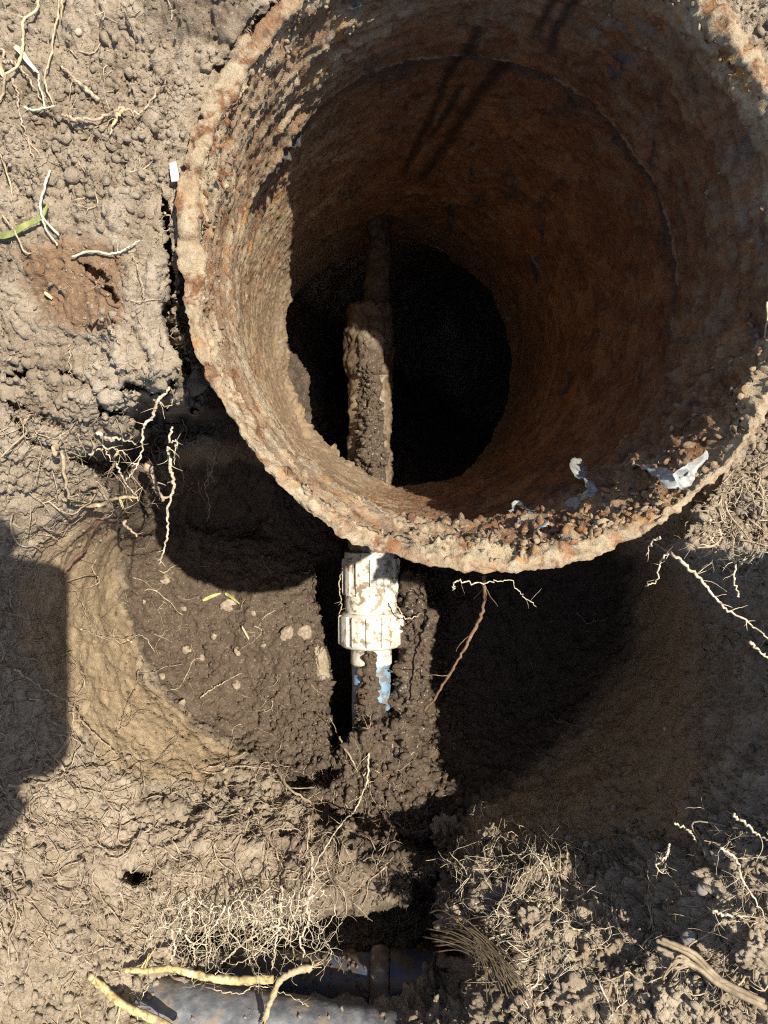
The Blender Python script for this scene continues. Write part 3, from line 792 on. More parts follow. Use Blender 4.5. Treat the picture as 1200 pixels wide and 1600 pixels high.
def tube_prof(r, n=40, end=True):
    pr = [(k / n, r) for k in range(n + 1)]
    return ([(0, 0)] + pr + [(1, 0)]) if end else pr

wl = empty('service_pipe', line_pt(1000))
tag(wl, 'muddy blue water pipe with white compression coupling crossing the pit under the casing', 'water pipe')
part('blue_pipe', lathe('blue_pipe', tube_prof(.0205, 60), line_pt(1330), line_pt(1000), BLUE, 40, .0004, 4), wl)
part('pipe_collar', lathe('pipe_collar', tube_prof(.0215, 20), line_pt(1036), line_pt(1006), PVC, 40, .0006, 5), wl)
# coupling body: ribbed sleeve
def ribs(n, h, t0, t1, duty=.5, ph=0.0):
    def f(t, th):
        m = ((t > t0) & (t < t1)).astype(float)
        w = (((th / (2 * np.pi) * n + ph) % 1.0) < duty).astype(float)
        return m * w * h
    return f
pb = [(0, 0)] + [(k / 60, .0275 + (.002 if .35 < k / 60 < .5 else 0)) for k in range(61)] + [(1, 0)]
cbd = part('coupling_body', lathe('coupling_body', pb, line_pt(962), line_pt(862), PVC, 96, .0005, 6), wl)
pn = [(0, 0), (0, .028), (.03, .0305), (.07, .0318)] + [(k / 40, .0322) for k in range(4, 37)] + [(.93, .0318), (.97, .0305), (1, .029), (1, 0)]
cnt = part('coupling_nut', lathe('coupling_nut', pn, line_pt(1010), line_pt(955), PVC, 96, .0006, 7), wl)
def rib_mesh(p0, p1, t0, t1, ang, rad, width, height, seed):
    d = (p1 - p0); L = d.length; d = d / L; up = (Vector((0, 0, 1)) - d * d.z).normalized(); sd = d.cross(up)
    n = up * math.cos(ang) + sd * math.sin(ang); w = d.cross(n)
    v = []
    rr = random.Random(seed)
    for t, k in ((t0, .72), (t0 + .04, 1), (t1 - .04, 1), (t1, .72)):
        c = p0 + d * L * t
        for q, h in ((-1, -.0012), (-.82, height * k), (.82, height * k), (1, -.0012)):
            v.append(c + w * (q * width * (.9 + .1 * k)) + n * (rad + h + rr.uniform(-.0002, .0002)))
    f = [(a_ * 4 + q, a_ * 4 + q + 1, (a_ + 1) * 4 + q + 1, (a_ + 1) * 4 + q) for a_ in range(3) for q in range(3)] + [(0, 1, 2, 3), (12, 15, 14, 13)]
    me = bpy.data.meshes.new('rib'); me.from_pydata([tuple(x) for x in v], [], f); me.materials.append(PVC); return me
for k in range(-3, 4):
    obj('rib', rib_mesh(line_pt(962), line_pt(862), .34, .90, k * .50 + .1, .0275, .0040, .0028, k + 20), cbd)
for k in range(-3, 4):
    obj('rib', rib_mesh(line_pt(1010), line_pt(955), .10, .92, k * .46, .0320, .0050, .0026, k + 40), cnt)
# the line goes on under the casing, caked in mud, with a second nut
part('line_sleeve', lathe('line_sleeve', tube_prof(.0222, 90), line_pt(880), line_pt(575), WETMUD, 64, .0055, 8), wl)
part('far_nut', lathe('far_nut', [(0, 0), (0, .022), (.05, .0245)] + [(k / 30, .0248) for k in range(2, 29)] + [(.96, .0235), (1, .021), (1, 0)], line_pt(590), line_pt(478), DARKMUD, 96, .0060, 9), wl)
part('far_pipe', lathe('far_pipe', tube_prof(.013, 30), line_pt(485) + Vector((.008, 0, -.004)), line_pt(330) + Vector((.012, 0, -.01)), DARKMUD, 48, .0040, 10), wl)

# ------------------------------------------------------------------ the pipes at the bottom of the picture
a, b = W(60, 1568, .572), W(800, 1676, .572)
bp = empty('black_pipe', a)
tag(bp, 'thick weathered black plastic pipe lying half buried at the bottom edge', 'pipe')
part('pipe_wall', lathe('pipe_wall', tube_prof(.0295, 160), a, b, BLACKP, 96, .0007, 14), bp)
a, b = W(300, 1526, .655), W(605, 1534, .650)
gp = empty('blue_grey_pipe', a)
tag(gp, 'slimmer blue-grey pipe with clamp and fitting, coloured dark as if shaded, behind the thick black pipe', 'pipe')
part('pipe_wall', lathe('pipe_wall', tube_prof(.0215, 80), a, b, BLUEGREY_SHADE, 64, .0005, 15), gp)
part('clamp', lathe('clamp', [(0, 0), (0, .023), (.15, .0262), (.5, .0268), (.85, .0262), (1, .023), (1, 0)], W(578, 1532, .648), W(608, 1533, .648), simple('clamp_metal', [(0.3, (.07, .045, .03)), (.55, (.14, .10, .07)), (.75, (.36, .32, .27))], 110, .5, spec=.5), 64, .0008, 16), gp)
def rings(t, th): return np.where((t > .52) & (t < .74) & ((t * 26) % 1 < .5), .0016, 0) + 0 * th
part('fitting', lathe('fitting', [(0, 0)] + [(k / 90, .0245 if k < 66 else .0222) for k in range(91)] + [(1, 0)], W(612, 1534, .645), W(735, 1538, .640), BLUEGREY_SHADE, 64, .0006, 17, rings), gp)

# ------------------------------------------------------------------ roots and stems that can be told apart
def path(pts):
    """(px, py, lift) on the soil or (px, py, None, depth) free in the air"""
    out = []
    for p in pts:
        if len(p) == 4: out.append(W(p[0], p[1], p[3]))
        else: out.append(surf(p[0], p[1], p[2]))
    return out
def root(name, label, cat, pts, r0, r1, mat, n=6, tl=.012, wig=.0004, sides=7, group=None, flat=1.0, knob=.14, sub=6, depth=1):
    P = smooth_pts(path(pts), sub, wig * 1.5)
    if cat in ('stem', 'straw', 'twig'): r0 *= .66; r1 *= .66; knob *= 1.6; wig *= 1.4; P = smooth_pts(path(pts), sub, wig)
    if cat == 'root': r0 *= .75; r1 *= .42; knob *= 1.7; n = int(n * .8); P = smooth_pts(path(pts), sub + 3, wig * 2.2)
    T = Tubes(); T.add(P, r0, r1, sides, knob, flat=flat)
    if n: twigs(T, P, (r0 + r1) / 2, n, tl, depth)
    o = obj(name, T.mesh(name, mat)); tag(o, label, cat, group); return o
A = lambda x, y, d: (x, y, None, d)
# -- hollow at the left of the casing
root('root', 'thick knobbly white root dangling alone over the dark hollow', 'root', [A(262,700,.49), A(266,730,.495), A(272,762,.50), A(262,795,.505), A(262,830,.51), A(255,862,.515), A(249,882,.52)], .0016, .0011, ROOT_WHITE, 12, .006, .0003)
root('root', 'long kinked white root hanging over the cracked edge beside the casing', 'root', [(256,602,.003), A(244,630,.385), A(238,652,.39), A(224,668,.395), A(222,700,.40), A(214,728,.405), A(196,752,.41)], .0013, .0006, ROOT_WHITE, 10, .007, .0003)
root('root', 'forked stubby pale root poking out under the cracked edge', 'root', [(152,672,.003), A(172,686,.415), A(190,686,.42), A(216,695,.43)], .0016, .0006, ROOT_WHITE, 6, .008)
root('root', 'short white root piece lit inside the dark hollow', 'root', [A(268,668,.45), A(265,690,.455), A(276,690,.46), A(272,704,.46), A(272,725,.465)], .0009, .0005, ROOT_WHITE, 5, .006)
root('root', 'thin grey root trailing down into the shaded hollow', 'root', [A(338,700,.60), A(332,730,.61), A(320,760,.62), A(328,790,.63), A(324,815,.64)], .0008, .0004, ROOT_DIRTY, 4, .010)
root('root', 'fine curled root loop at the soil edge by the casing', 'root', [(240,612,.004), A(250,628,.39), A(262,636,.39), A(272,626,.39), A(268,610,.385), (262,606,.003)], .0005, .0004, ROOT, 2, .005)
root('root', 'crossed thin root lying highest in the nest left of the hollow', 'root', [(138,695,.004), A(158,702,.43), A(180,702,.43), A(198,712,.43)], .0009, .0005, ROOT_WHITE, 6, .012)
root('root', 'slanting thin root crossing the nest left of the hollow', 'root', [A(156,682,.42), A(164,700,.425), A(174,722,.43)], .0008, .0005, ROOT_WHITE, 4, .010)
root('root', 'straight root slanting down out of the nest to the splinter', 'root', [A(182,724,.44), A(190,744,.45), A(204,765,.46), A(218,782,.47)], .0009, .0006, ROOT_WHITE, 3, .008)
root('root', 'upright root at the foot of the nest left of the hollow', 'root', [A(182,706,.43), A(178,728,.44), A(172,750,.46), (172,780,.006)], .0010, .0006, ROOT, 8, .014)
root('root', 'bowed thin root arching down left of the nest', 'root', [(104,708,.004), A(122,712,.44), A(132,730,.45), (138,772,.004)], .0007, .0004, ROOT, 4, .010)
root('splinter', 'flat pale wood splinter lying across the soil left of the hollow', 'splinter', [(106,772,.006), (140,775,.008), A(180,778,.47), A(216,778,.465)], .0022, .0007, STRAW, 4, .006, .0003, 6, None, .4)
root('twig', 'reddish brown twig leaning on the clay at left', 'twig', [(150,790,.010), (134,814,.010), (116,840,.010), (102,866,.008), (86,892,.006)], .0016, .0020, REDTWIG, 0, .01, .0003, 8)
root('root_stub', 'thick torn pale root stub sticking out at the left bank', 'root', [(92,684,.006), (84,706,.010), (98,730,.011), (112,752,.010), (130,772,.006)], .0030, .0016, ROOT, 5, .008, .0005, 8, None, .6, .25)
root('root', 'grey root stump deep inside the shaded hollow', 'root', [A(232,728,.56), A(240,752,.57), A(254,782,.58)], .0040, .0030, ROOT_DIRTY, 8, .012, .0006, 8)
root('root', 'cut brown root end sticking out above the lit mud floor', 'root', [(186,806,.008), A(196,820,.60), A(214,838,.60)], .0018, .0016, ROOT_DIRTY, 3, .006)
# -- over the pit, right-hand side
root('root', 'long pale branching root hanging from the soil right of the casing', 'root', [(1022,838,.004), A(1046,862,.40), A(1072,884,.405), A(1096,906,.41), A(1118,934,.412), A(1140,956,.412), A(1170,972,.41), A(1204,1004,.405)], .0014, .0009, ROOT_WHITE, 12, .010, .0003)
root('root', 'drooping side root below the casing rim beside the long branching root', 'root', [A(1046,862,.40), A(1032,880,.405), A(1026,906,.41), A(1010,914,.41)], .0009, .0006, ROOT_WHITE, 5, .005)
root('root', 'stubby white root end hanging closest under the right rim', 'root', [A(1030,838,.39), A(1018,850,.395), A(1008,870,.40)], .0008, .0006, ROOT_WHITE, 3, .004)
root('root', 'knotted root hanging from the lit soil at right', 'root', [(1106,812,.003), A(1110,846,.42), A(1116,862,.425), A(1132,880,.43), A(1146,898,.435)], .0011, .0006, ROOT_WHITE, 10, .010, .0003, depth=2)
root('root', 'straight thick root hanging down at the right edge of the lit soil', 'root', [(1150,838,.004), A(1152,868,.41), A(1148,902,.415), A(1154,932,.42)], .0011, .0011, ROOT_WHITE, 6, .008)
root('root', 'level pale root running along the edge of the lit soil at right', 'root', [A(1112,862,.42), A(1140,870,.41), (1168,866,.004), (1205,852,.004)], .0012, .0009, ROOT_WHITE, 8, .010)
root('root', 'short white root stub against the shaded wall at the right edge', 'root', [A(1172,1004,.42), A(1186,1018,.42), A(1205,1030,.42)], .0012, .0011, ROOT_WHITE, 2, .006)
root('root', 'thin pale root under the bottom of the rim', 'root', [A(708,922,.42), A(714,908,.42), A(745,912,.43), A(770,908,.44), A(798,908,.45), A(815,930,.46), A(838,948,.47)], .0006, .0005, ROOT_WHITE, 6, .008)
root('root', 'long brown root curving through the dark pit', 'root', [A(756,900,.66), A(755,950,.68), A(738,990,.69), A(716,1030,.70), A(690,1076,.72), A(664,1110,.74)], .0022, .0026, ROOT_BROWN, 5, .02, .0005, 8)
root('root', 'curled white rootlet cluster hanging against the shaded right wall', 'root', [A(1046,1318,.47), A(1042,1336,.47), A(1032,1346,.47), A(1024,1352,.47), A(1034,1364,.47), A(1040,1350,.47)], .0010, .0007, ROOT_WHITE, 10, .006, .0003, depth=2)
root('root', 'short hooked white root above the curled cluster on the right wall', 'root', [A(1054,1286,.47), A(1070,1294,.468), A(1082,1304,.466), A(1086,1316,.466)], .0010, .0007, ROOT_WHITE, 2, .004)
root('root', 'slender root trailing down right of the curled cluster', 'root', [A(1040,1342,.47), (1062,1368,.008), (1078,1384,.008), (1092,1404,.008)], .0006, .0004, ROOT, 2, .008)
root('root', 'forked white root reaching out at the right edge of the picture', 'root', [A(1146,1272,.44), A(1164,1286,.44), A(1184,1304,.44), A(1210,1318,.435)], .0012, .0010, ROOT_WHITE, 5, .012)
root('root', 'branching pale root running down the lit soil at lower right', 'root', [A(1126,1326,.44), A(1150,1342,.44), A(1158,1370,.44), A(1176,1400,.44), (1200,1440,.006)], .0012, .0008, ROOT_WHITE, 12, .016, .0003, depth=2)
root('root', 'horizontal white root pointing left out of the right bank', 'root', [A(1114,1424,.45), A(1136,1430,.45), (1166,1430,.006), (1205,1438,.004)], .0013, .0009, ROOT_WHITE, 8, .012)
root('root', 'Y-shaped white root standing in the shade of the right bank', 'root', [(1098,1496,.004), A(1104,1470,.48), A(1114,1456,.47), A(1126,1440,.46)], .0010, .0006, ROOT_WHITE, 5, .008)
# -- lower bank
root('root', 'thick tan root slanting down the mud below the pit floor', 'root', [(430,1212,.006), (448,1246,.010), (464,1272,.010), (476,1310,.010), (480,1340,.006)], .0018, .0014, ROOT, 8, .014)
root('root', 'long thin root arching across the mud heap to the lower bank', 'root', [(576,1172,.006), (574,1210,.012), (556,1262,.014), (530,1306,.016), (496,1346,.014), (480,1384,.012), (482,1420,.012)], .0012, .0009, ROOT_WHITE, 10, .018, .0004)
root('root', 'stiff pale root rising beside the dark gap left of the water line', 'root', [(522,1182,.004), (518,1160,.010), A(516,1124,.74)], .0011, .0008, ROOT, 2, .006)
root('root', 'short root stub lying on the mud heap', 'root', [(544,1168,.006), (552,1182,.008), (560,1206,.004)], .0014, .0010, ROOT, 2, .006)
root('root', 'thin root looped along the left side of the white coupling', 'root', [A(546,878,.765), A(534,894,.765), A(530,920,.762), A(534,945,.762), A(530,960,.765)], .0012, .0009, ROOT, 5, .006)
root('root', 'tan rootlet bent around the right side of the coupling nut', 'root', [A(618,942,.765), A(632,966,.765), A(645,965,.77), A(660,958,.775)], .0012, .0007, ROOT, 2, .01)
hang = [([(268,1420,.006), A(268,1452,.55), A(273,1484,.55), A(268,1510,.555), (268,1545,.003)], 'thick straight root hanging in front of the dark gap above the black pipe', .0013),
 ([(330,1416,.006), A(326,1450,.55), A(322,1490,.56), A(318,1508,.57)], 'slim root hanging beside the straight one above the black pipe', .0009),
 ([A(290,1462,.55), A(302,1480,.55), A(304,1502,.555), A(298,1534,.56)], 'wavy root crossing the yellow rhizome above the black pipe', .0010),
 ([A(352,1418,.55), A(336,1445,.55), A(312,1478,.555), A(304,1484,.555)], 'diagonal root slanting left across the dark gap', .0009),
 ([A(452,1453,.55), A(428,1448,.55), A(394,1464,.55), A(372,1480,.555), A(360,1492,.56), A(344,1508,.565), A(338,1522,.57)], 'long crooked white root crossing the dark gap', .0012),
 ([A(430,1460,.55), A(412,1478,.555), A(392,1496,.56), A(362,1510,.565)], 'lower crooked root parallel to the long one in the dark gap', .0009),
 ([A(440,1385,.56), A(440,1420,.55), A(434,1450,.55), A(430,1482,.55), A(424,1516,.555)], 'upright root joining the torn stem over the black pipe', .0012),
 ([A(486,1330,.60), A(488,1372,.58), A(480,1410,.56), A(482,1440,.55), A(468,1470,.55), A(476,1490,.55), A(466,1518,.555)], 'braided white root climbing from the torn stem to the bank', .0016),
 ([A(374,1418,.56), A(384,1424,.55), A(392,1436,.55), A(412,1440,.55), A(432,1440,.55)], 'bent thin root along the top of the dark gap', .0009),
 ([(250,1440,.004), A(240,1460,.55), A(222,1474,.55), (198,1490,.006)], 'thin root running left from the dark gap over the soil', .0008),
 ([(226,1520,.006), A(232,1540,.55), A(222,1556,.55), (205,1575,.004)], 'small root draped over the left end of the black pipe', .0008),
 ([(302,1528,.006), A(330,1545,.55), A(372,1552,.55), A(396,1542,.55), A(420,1544,.55), A(460,1560,.55), A(482,1572,.55)], 'thin wavy root trailing over the black pipe', .0006)]
for pts, lab, r in hang:
    root('root', lab, 'root', pts, r, r * .75, ROOT_WHITE, 9, .011, .0004, depth=2)
root('rhizome', 'thick yellow rhizome lying along the top of the black pipe', 'rhizome', [A(196,1516,.55), A(232,1516,.548), A(270,1514,.546), A(310,1524,.546), A(342,1530,.546), A(382,1532,.546), A(426,1530,.546)], .0021, .0031, RHIZ, 5, .01, .0003, 9)
root('rhizome', 'yellow rhizome slanting off the bottom edge at left', 'rhizome', [(136,1520,.004), (160,1545,.006), A(188,1568,.53), A(225,1586,.53), A(280,1612,.53)], .0024, .0029, RHIZ, 4, .008, .0003, 9)
T = Tubes(); 
P = smooth_pts([W(486,1512,.54), W(462,1518,.54), W(440,1530,.54), W(428,1552,.543), W(420,1572,.546), W(414,1592,.55)], 6, .0004)
T.add(P, .0025, .0019, 8, .25)
for _ in range(26): 
    q = random.choice([P[0], P[-1], P[-1]]); dr = (P[0] - P[3]).normalized() if q is P[0] else (P[-1] - P[-4]).normalized()
    e = q + dr * random.uniform(.002, .011) + Vector((random.uniform(-1, 1), random.uniform(-1, 1), random.uniform(-1, .6))) * .0035
    T.add([q - dr * .004 + Vector((random.uniform(-1, 1), random.uniform(-1, 1), random.uniform(-1, 1))) * .0018, q, e], .0007, .0003, 4)
tag(obj('torn_stem', T.mesh('torn_stem', STRAW)), 'torn fibrous straw stem hooked over the black pipe', 'stem')
# brown fibrous husk at the end of the fitting
T = Tubes()
for _ in range(60):
    o0 = Vector((random.gauss(0, .006), random.gauss(0, .006), random.gauss(0, .003)))
    T.add(smooth_pts([W(700,1462,.545) + o0, W(732,1468,.53) + o0 * random.uniform(.3, 1.6), W(768,1492,.518) + o0 * .7 + Vector((0, 0, random.uniform(-.004, .004))), W(800 + random.uniform(-15, 10),1535 + random.uniform(-15, 15),.505) + o0 * 1.2], 4), .0006, .0003, 4)
tag(obj('husk', T.mesh('husk', HUSK)), 'brown fibrous plant husk bent over the end of the dark blue-grey fitting', 'husk')
# stalk lower right
T = Tubes()
for k in range(7):
    o0 = Vector((random.gauss(0, .0022), random.gauss(0, .0022), random.gauss(0, .0015)))
    P = smooth_pts([W(1036,1484,.465) + o0, W(1060,1494,.462) + o0, W(1090,1508,.46) + o0, W(1130,1540,.455) + o0 * .5, W(1196,1572,.445) + o0 * .4], 5, .0002)
    T.add(P, .0014, .0016, 6, .1)
for k in range(10):
    P = smooth_pts([W(1082,1506,.46), W(1060 + random.uniform(-8, 8),1500 + random.uniform(-8, 14),.458), W(1045 + random.uniform(-14, 14),1512 + random.uniform(-20, 24),.462)], 5, .0003); T.add(P, .0009, .0005, 5)
tag(obj('plant_stalk', T.mesh('plant_stalk', STRAW_SHADE)), 'bundled dry plant stalk coloured darker as if in shade at lower right', 'stalk')

def blade(name, label, cat, pts, w, mat, fold=.35, group=None):
    """a flat leaf blade with a folded midrib and some thickness"""
    P = smooth_pts(path(pts), 6)
    n = len(P); v = []; f = []
    for k, p in enumerate(P):
        t = (P[min(k + 1, n - 1)] - P[max(k - 1, 0)]).normalized(); s_ = t.cross(Vector((0, 0, 1))).normalized(); u = k / (n - 1)
        ww = w * (1 - .75 * u ** 3) * (0.6 + .4 * min(1, u * 6)); up = s_.cross(t)
        for q, h in ((-1, fold * ww), (0, 0), (1, fold * ww)):
            v.append(p + s_ * ww * q + up * h)
        for q, h in ((1, fold * ww), (0, 0), (-1, fold * ww)):
            v.append(p + s_ * ww * q * .96 + up * (h - .0004))
    for k in range(n - 1):
        for q in range(6):
            q2 = (q + 1) % 6; f.append((k * 6 + q, k * 6 + q2, (k + 1) * 6 + q2, (k + 1) * 6 + q))
    f += [tuple(range(6))[::-1], tuple((n - 1) * 6 + q for q in range(6))]
    me = bpy.data.meshes.new(name); me.from_pydata([tuple(x) for x in v], [], f); me.materials.append(mat)
    o = obj(name, me); tag(o, label, cat, group); return o
# -- ground at the upper left
blade('grass_blade', 'long yellow-green grass blade coming in from the left edge', 'grass blade', [(-8,372,.003), (30,374,.004), (60,365,.005), (84,352,.006), (98,332,.006)], .0016, GREEN)
blade('grass_blade', 'second thin yellow-green blade beside the long one at left', 'grass blade', [(10,376,.002), (40,366,.004), (66,360,.003)], .0008, GREEN)
root('stem', 'forked whitish stem lying across the green blade', 'stem', [(88,272,.004), (92,300,.005), (87,330,.006), (88,352,.006), (108,374,.003)], .0010, .0009, GREYSTRAW, 0, .01, .0002)
root('stem', 'short whitish fork below the green blade', 'stem', [(88,356,.005), (96,370,.005), (102,388,.003)], .0008, .0006, GREYSTRAW, 0, .01, .0002)
blade('straw', 'grey-green straw stub lying at upper left', 'straw', [(28,78,.005), (42,94,.005), (56,110,.005), (68,123,.004)], .0013, GREYSTRAW, .2)
blade('straw', 'broad yellow straw at the left edge near the top', 'straw', [(-8,88,.005), (4,110,.005), (16,131,.004)], .0017, STRAW, .2)
root('stem', 'tan bent stem running down from the top left edge', 'stem', [(68,-6,.004), (66,22,.005), (50,44,.005), (46,70,.006), (47,92,.006), (38,116,.005), (20,132,.005), (6,148,.004), (-6,170,.003)], .0011, .0011, STRAW, 3, .006, .0002)
root('stem', 'long thin stem hanging down second from the left edge at the top', 'stem', [(100,-6,.005), (96,26,.004), (94,60,.004), (88,92,.003), (84,130,.004), (87,155,.004), (93,176,.002)], .0008, .0007, STRAW, 2, .006, .0002)
root('stem', 'short shaded stem third from the left edge at the top', 'stem', [(116,-6,.008), (110,14,.006), (106,40,.001)], .0008, .0005, STRAW, 0, .006, .0002)
root('root', 'pale twisting root at the left edge below the yellow straw', 'root', [(-4,62,.004), (8,85,.004), (16,104,.004), (34,112,.004), (48,124,.003), (60,142,.004), (78,176,.002)], .0009, .0008, ROOT, 3, .006)
root('root', 'long brown root trailing down the left soil', 'root', [(26,132,.003), (34,152,.004), (40,180,.003), (50,210,.003), (55,250,.003), (60,282,.001)], .0008, .0006, ROOT_DIRTY, 4, .008)
root('stem', 'flat greyish stem lying level below the straw stub', 'stem', [(44,176,.003), (62,181,.004), (80,180,.004), (102,178,.003)], .0010, .0008, GREYSTRAW, 0, .01, .0002)
root('stem', 'thin pale stem dropping from the straw stub', 'stem', [(68,124,.004), (74,148,.004), (80,166,.004), (80,180,.004)], .0007, .0006, GREYSTRAW, 0, .01, .0002)
root('twig', 'small dry brown twig lying alone on the upper left soil', 'twig', [(105,116,.004), (124,134,.005), (142,148,.005), (158,164,.003)], .0008, .0018, ROOT, 3, .008)
root('root', 'dry driftwood-like root piece lying left of the casing', 'root', [(112,194,.004), (140,204,.006), (172,192,.006), (196,184,.006), (222,182,.007), (240,160,.006), (264,130,.004)], .0012, .0009, ROOT, 10, .016, .0004, depth=2)
root('root', 'thick flat pale fork under the driftwood-like root', 'root', [(200,184,.006), (188,198,.006), (178,216,.003)], .0016, .0008, STRAW, 0, .01, .0003)
root('straw', 'thin straw slanting at the left edge above the green blade', 'straw', [(4,236,.003), (14,262,.003), (21,300,.002), (21,320,.001)], .0008, .0006, STRAW, 0, .01, .0002)
root('stem', 'slender pale stem crossing the green blade from upper left', 'stem', [(8,338,.004), (26,358,.006), (44,374,.005), (55,398,.003), (66,400,.002)], .0007, .0006, STRAW, 0, .01, .0002)
root('twig', 'pale twig lying level on the brown damp stain', 'twig', [(124,398,.003), (146,396,.003), (170,399,.004), (192,398,.004), (206,388,.004), (218,375,.002)], .0010, .0006, GREYSTRAW, 4, .008, .0002)
root('root', 'hairy thin root below the pale twig on the stain', 'root', [(210,396,.003), (218,420,.003), (228,444,.003), (230,470,.002)], .0005, .0004, ROOT, 7, .014)
root('straw', 'flat pale straw flake at the left edge beside the stain', 'straw', [(4,480,.003), (7,500,.003), (8,524,.002)], .0018, .0010, STRAW, 0, .01, .0002, 6, None, .3)
root('root', 'wispy root tuft caught against the left side of the casing', 'root', [(268,330,.004), (260,350,.004), (252,368,.003), (236,388,.002)], .0006, .0004, ROOT, 10, .010)
root('stem', 'curled dry stem bit at the top edge near the casing', 'stem', [(330,-8,.006), (352,2,.008), (378,4,.008), (400,6,.006)], .0012, .0008, STRAW, 3, .008, .0003)
root('root', 'thin white root lying on the cracked soil below the stain', 'root', [(108,540,.003), (112,560,.003), (120,580,.003)], .0006, .0005, ROOT, 1, .006)
root('root', 'short bent root on the soil by the small hole', 'root', [(172,516,.004), (184,524,.005), (188,538,.003)], .0008, .0005, ROOT, 1, .005)
# -- pit floor
blade('grass_blade', 'short green grass blade lying on the mud floor', 'grass blade', [(318,938,.004), (332,932,.005), (345,926,.004)], .0018, GREEN)
blade('grass_blade', 'darker green blade next to the short one on the mud floor', 'grass blade', [(352,926,.004), (362,934,.005), (374,944,.003)], .0016, GREEN)
root('root', 'thin pale root lying on the mud floor', 'root', [(310,1092,.003), (330,1078,.004), (350,1068,.004), (378,1050,.002)], .0012, .0008, ROOT, 4, .012)
root('root', 'little white root across the clay and mud boundary', 'root', [(116,984,.003), (150,996,.004), (186,1000,.005), (214,996,.004), (240,1020,.003)], .0010, .0006, ROOT_WHITE, 6, .016)
root('root', 'dark thin root lying across the left clay wall', 'root', [(210,1048,.003), (204,1080,.004), (190,1110,.004), (184,1148,.003)], .0008, .0006, ROOT_DIRTY, 3, .012)
root('root', 'long pale root leaving the shadow on the left clay', 'root', [(0,1046,.006), (40,1074,.010), (78,1100,.012), (112,1128,.010), (146,1158,.008), (176,1190,.004)], .0011, .0008, ROOT, 8, .018)
root('root', 'thin root crossing the lower end of the left shadow', 'root', [(-4,1226,.006), (50,1220,.010), (108,1204,.012), (150,1202,.008), (184,1194,.004)], .0012, .0008, ROOT, 8, .018)
root('root', 'wiry root hanging on the upper clay wall at left', 'root', [(110,920,.004), (118,945,.006), (128,970,.006), (146,985,.003)], .0010, .0006, ROOT, 10, .014)

# ------------------------------------------------------------------ root mats nobody could count
def mat_of_roots(name, label, boxes, mat, rscale=1.0):
    T = Tubes()
    for n, x0, y0, x1, y1, heading, spread, lmin, lmax, lift in boxes:
        for _ in range(n):
            px, py = random.uniform(x0, x1), random.uniform(y0, y1)
            h = math.radians(random.gauss(heading, spread)); L = random.uniform(lmin, lmax); st = 7.0
            m = int(L / st); pts = []; am = random.random() ** 2 * lift; ph = random.uniform(.6, 1.4); free = random.random() < .4
            ok = True
            prev = None
            for k in range(m):
                j = int(round((px + 140) / step) + NX0); i = int(round((py + 140) / step) + NY0)
                if not (0 <= i < ni and 0 <= j < nj) or inb[i, j]: break
                u = k / max(1, m - 1)
                lf = .0008 + am * (math.sin(math.pi * min(1, u * ph)) if not free else u)
                q = surf(px, py, lf)
                if prev is not None and (q - prev).length > .03: break
                pts.append(q + Vector((random.uniform(-1, 1), random.uniform(-1, 1), random.uniform(-1, 1))) * .0008); prev = q
                h += random.gauss(0, .58); px += math.cos(h) * st; py += math.sin(h) * st
            if len(pts) < 4: continue
            # damp the jumps of the crumbly surface
            for _s in range(1):
                pts = [pts[0]] + [(pts[k - 1] + pts[k] * 2 + pts[k + 1]) / 4 for k in range(1, len(pts) - 1)] + [pts[-1]]
            r = random.choice([.00022, .0003, .0003, .0004, .0007]) * rscale * random.uniform(.8, 1.2)
            T.add(pts, r, r * .5, 4, .18, cap=False)
            twigs(T, pts, r, random.randint(1, 4), .009, 1, .7)
    o = obj(name, T.mesh(name, mat)); tag(o, label, 'roots', kind='stuff')
mat_of_roots('root_mat', 'dense mat of fine pale roots on the lower left bank', [(90, 20, 1190, 520, 1430, 80, 55, 50, 190, .014), (60, 150, 1330, 480, 1470, 95, 50, 40, 130, .02), (60, -20, 1400, 240, 1590, 60, 60, 40, 120, .01), (60, 400, 1180, 620, 1340, 95, 35, 40, 150, .014)], ROOT)
mat_of_roots('root_mat', 'dirty brown roots threaded through the lower left bank', [(280, -20, 1190, 540, 1460, 80, 60, 40, 150, .010), (70, 450, 1280, 680, 1440, 90, 50, 30, 90, .008)], ROOT_DIRTY, 1.1)
mat_of_roots('root_mat', 'tangle of white rootlets on the lower right bank', [(170, 690, 1310, 900, 1480, 60, 60, 40, 130, .018), (110, 760, 1380, 1010, 1600, 80, 60, 40, 120, .014), (50, 700, 1290, 860, 1380, -60, 50, 30, 80, .022)], ROOT_WHITE, .85)
mat_of_roots('root_mat', 'fine roots along the right edge of the pit', [(110, 1060, 700, 1220, 880, 60, 70, 30, 120, .010), (80, 1090, 1250, 1220, 1560, 90, 80, 30, 110, .018), (40, 1000, 1400, 1200, 1600, 60, 60, 40, 120, .012)], ROOT)
mat_of_roots('root_mat', 'wispy rootlets on the shaded right pit wall', [(60, 820, 900, 1200, 1350, 60, 50, 30, 90, .010)], ROOT_DIRTY)
mat_of_roots('root_mat', 'thin roots over the left bank and its shadow', [(80, -40, 820, 130, 1300, 60, 60, 50, 160, .012), (60, 0, 640, 200, 830, 60, 60, 30, 110, .014), (36, 90, 830, 300, 1180, 60, 60, 30, 100, .006)], ROOT)
mat_of_roots('root_mat', 'hair-thin roots dangling in the hollow beside the casing', [(70, 205, 626, 340, 760, 80, 40, 30, 90, .02)], ROOT_DIRTY, .7)
mat_of_roots('root_hairs', 'scattered hair roots and straw dust on the upper left ground', [(70, -20, -20, 300, 620, 40, 80, 14, 60, .003)], ROOT, .7)
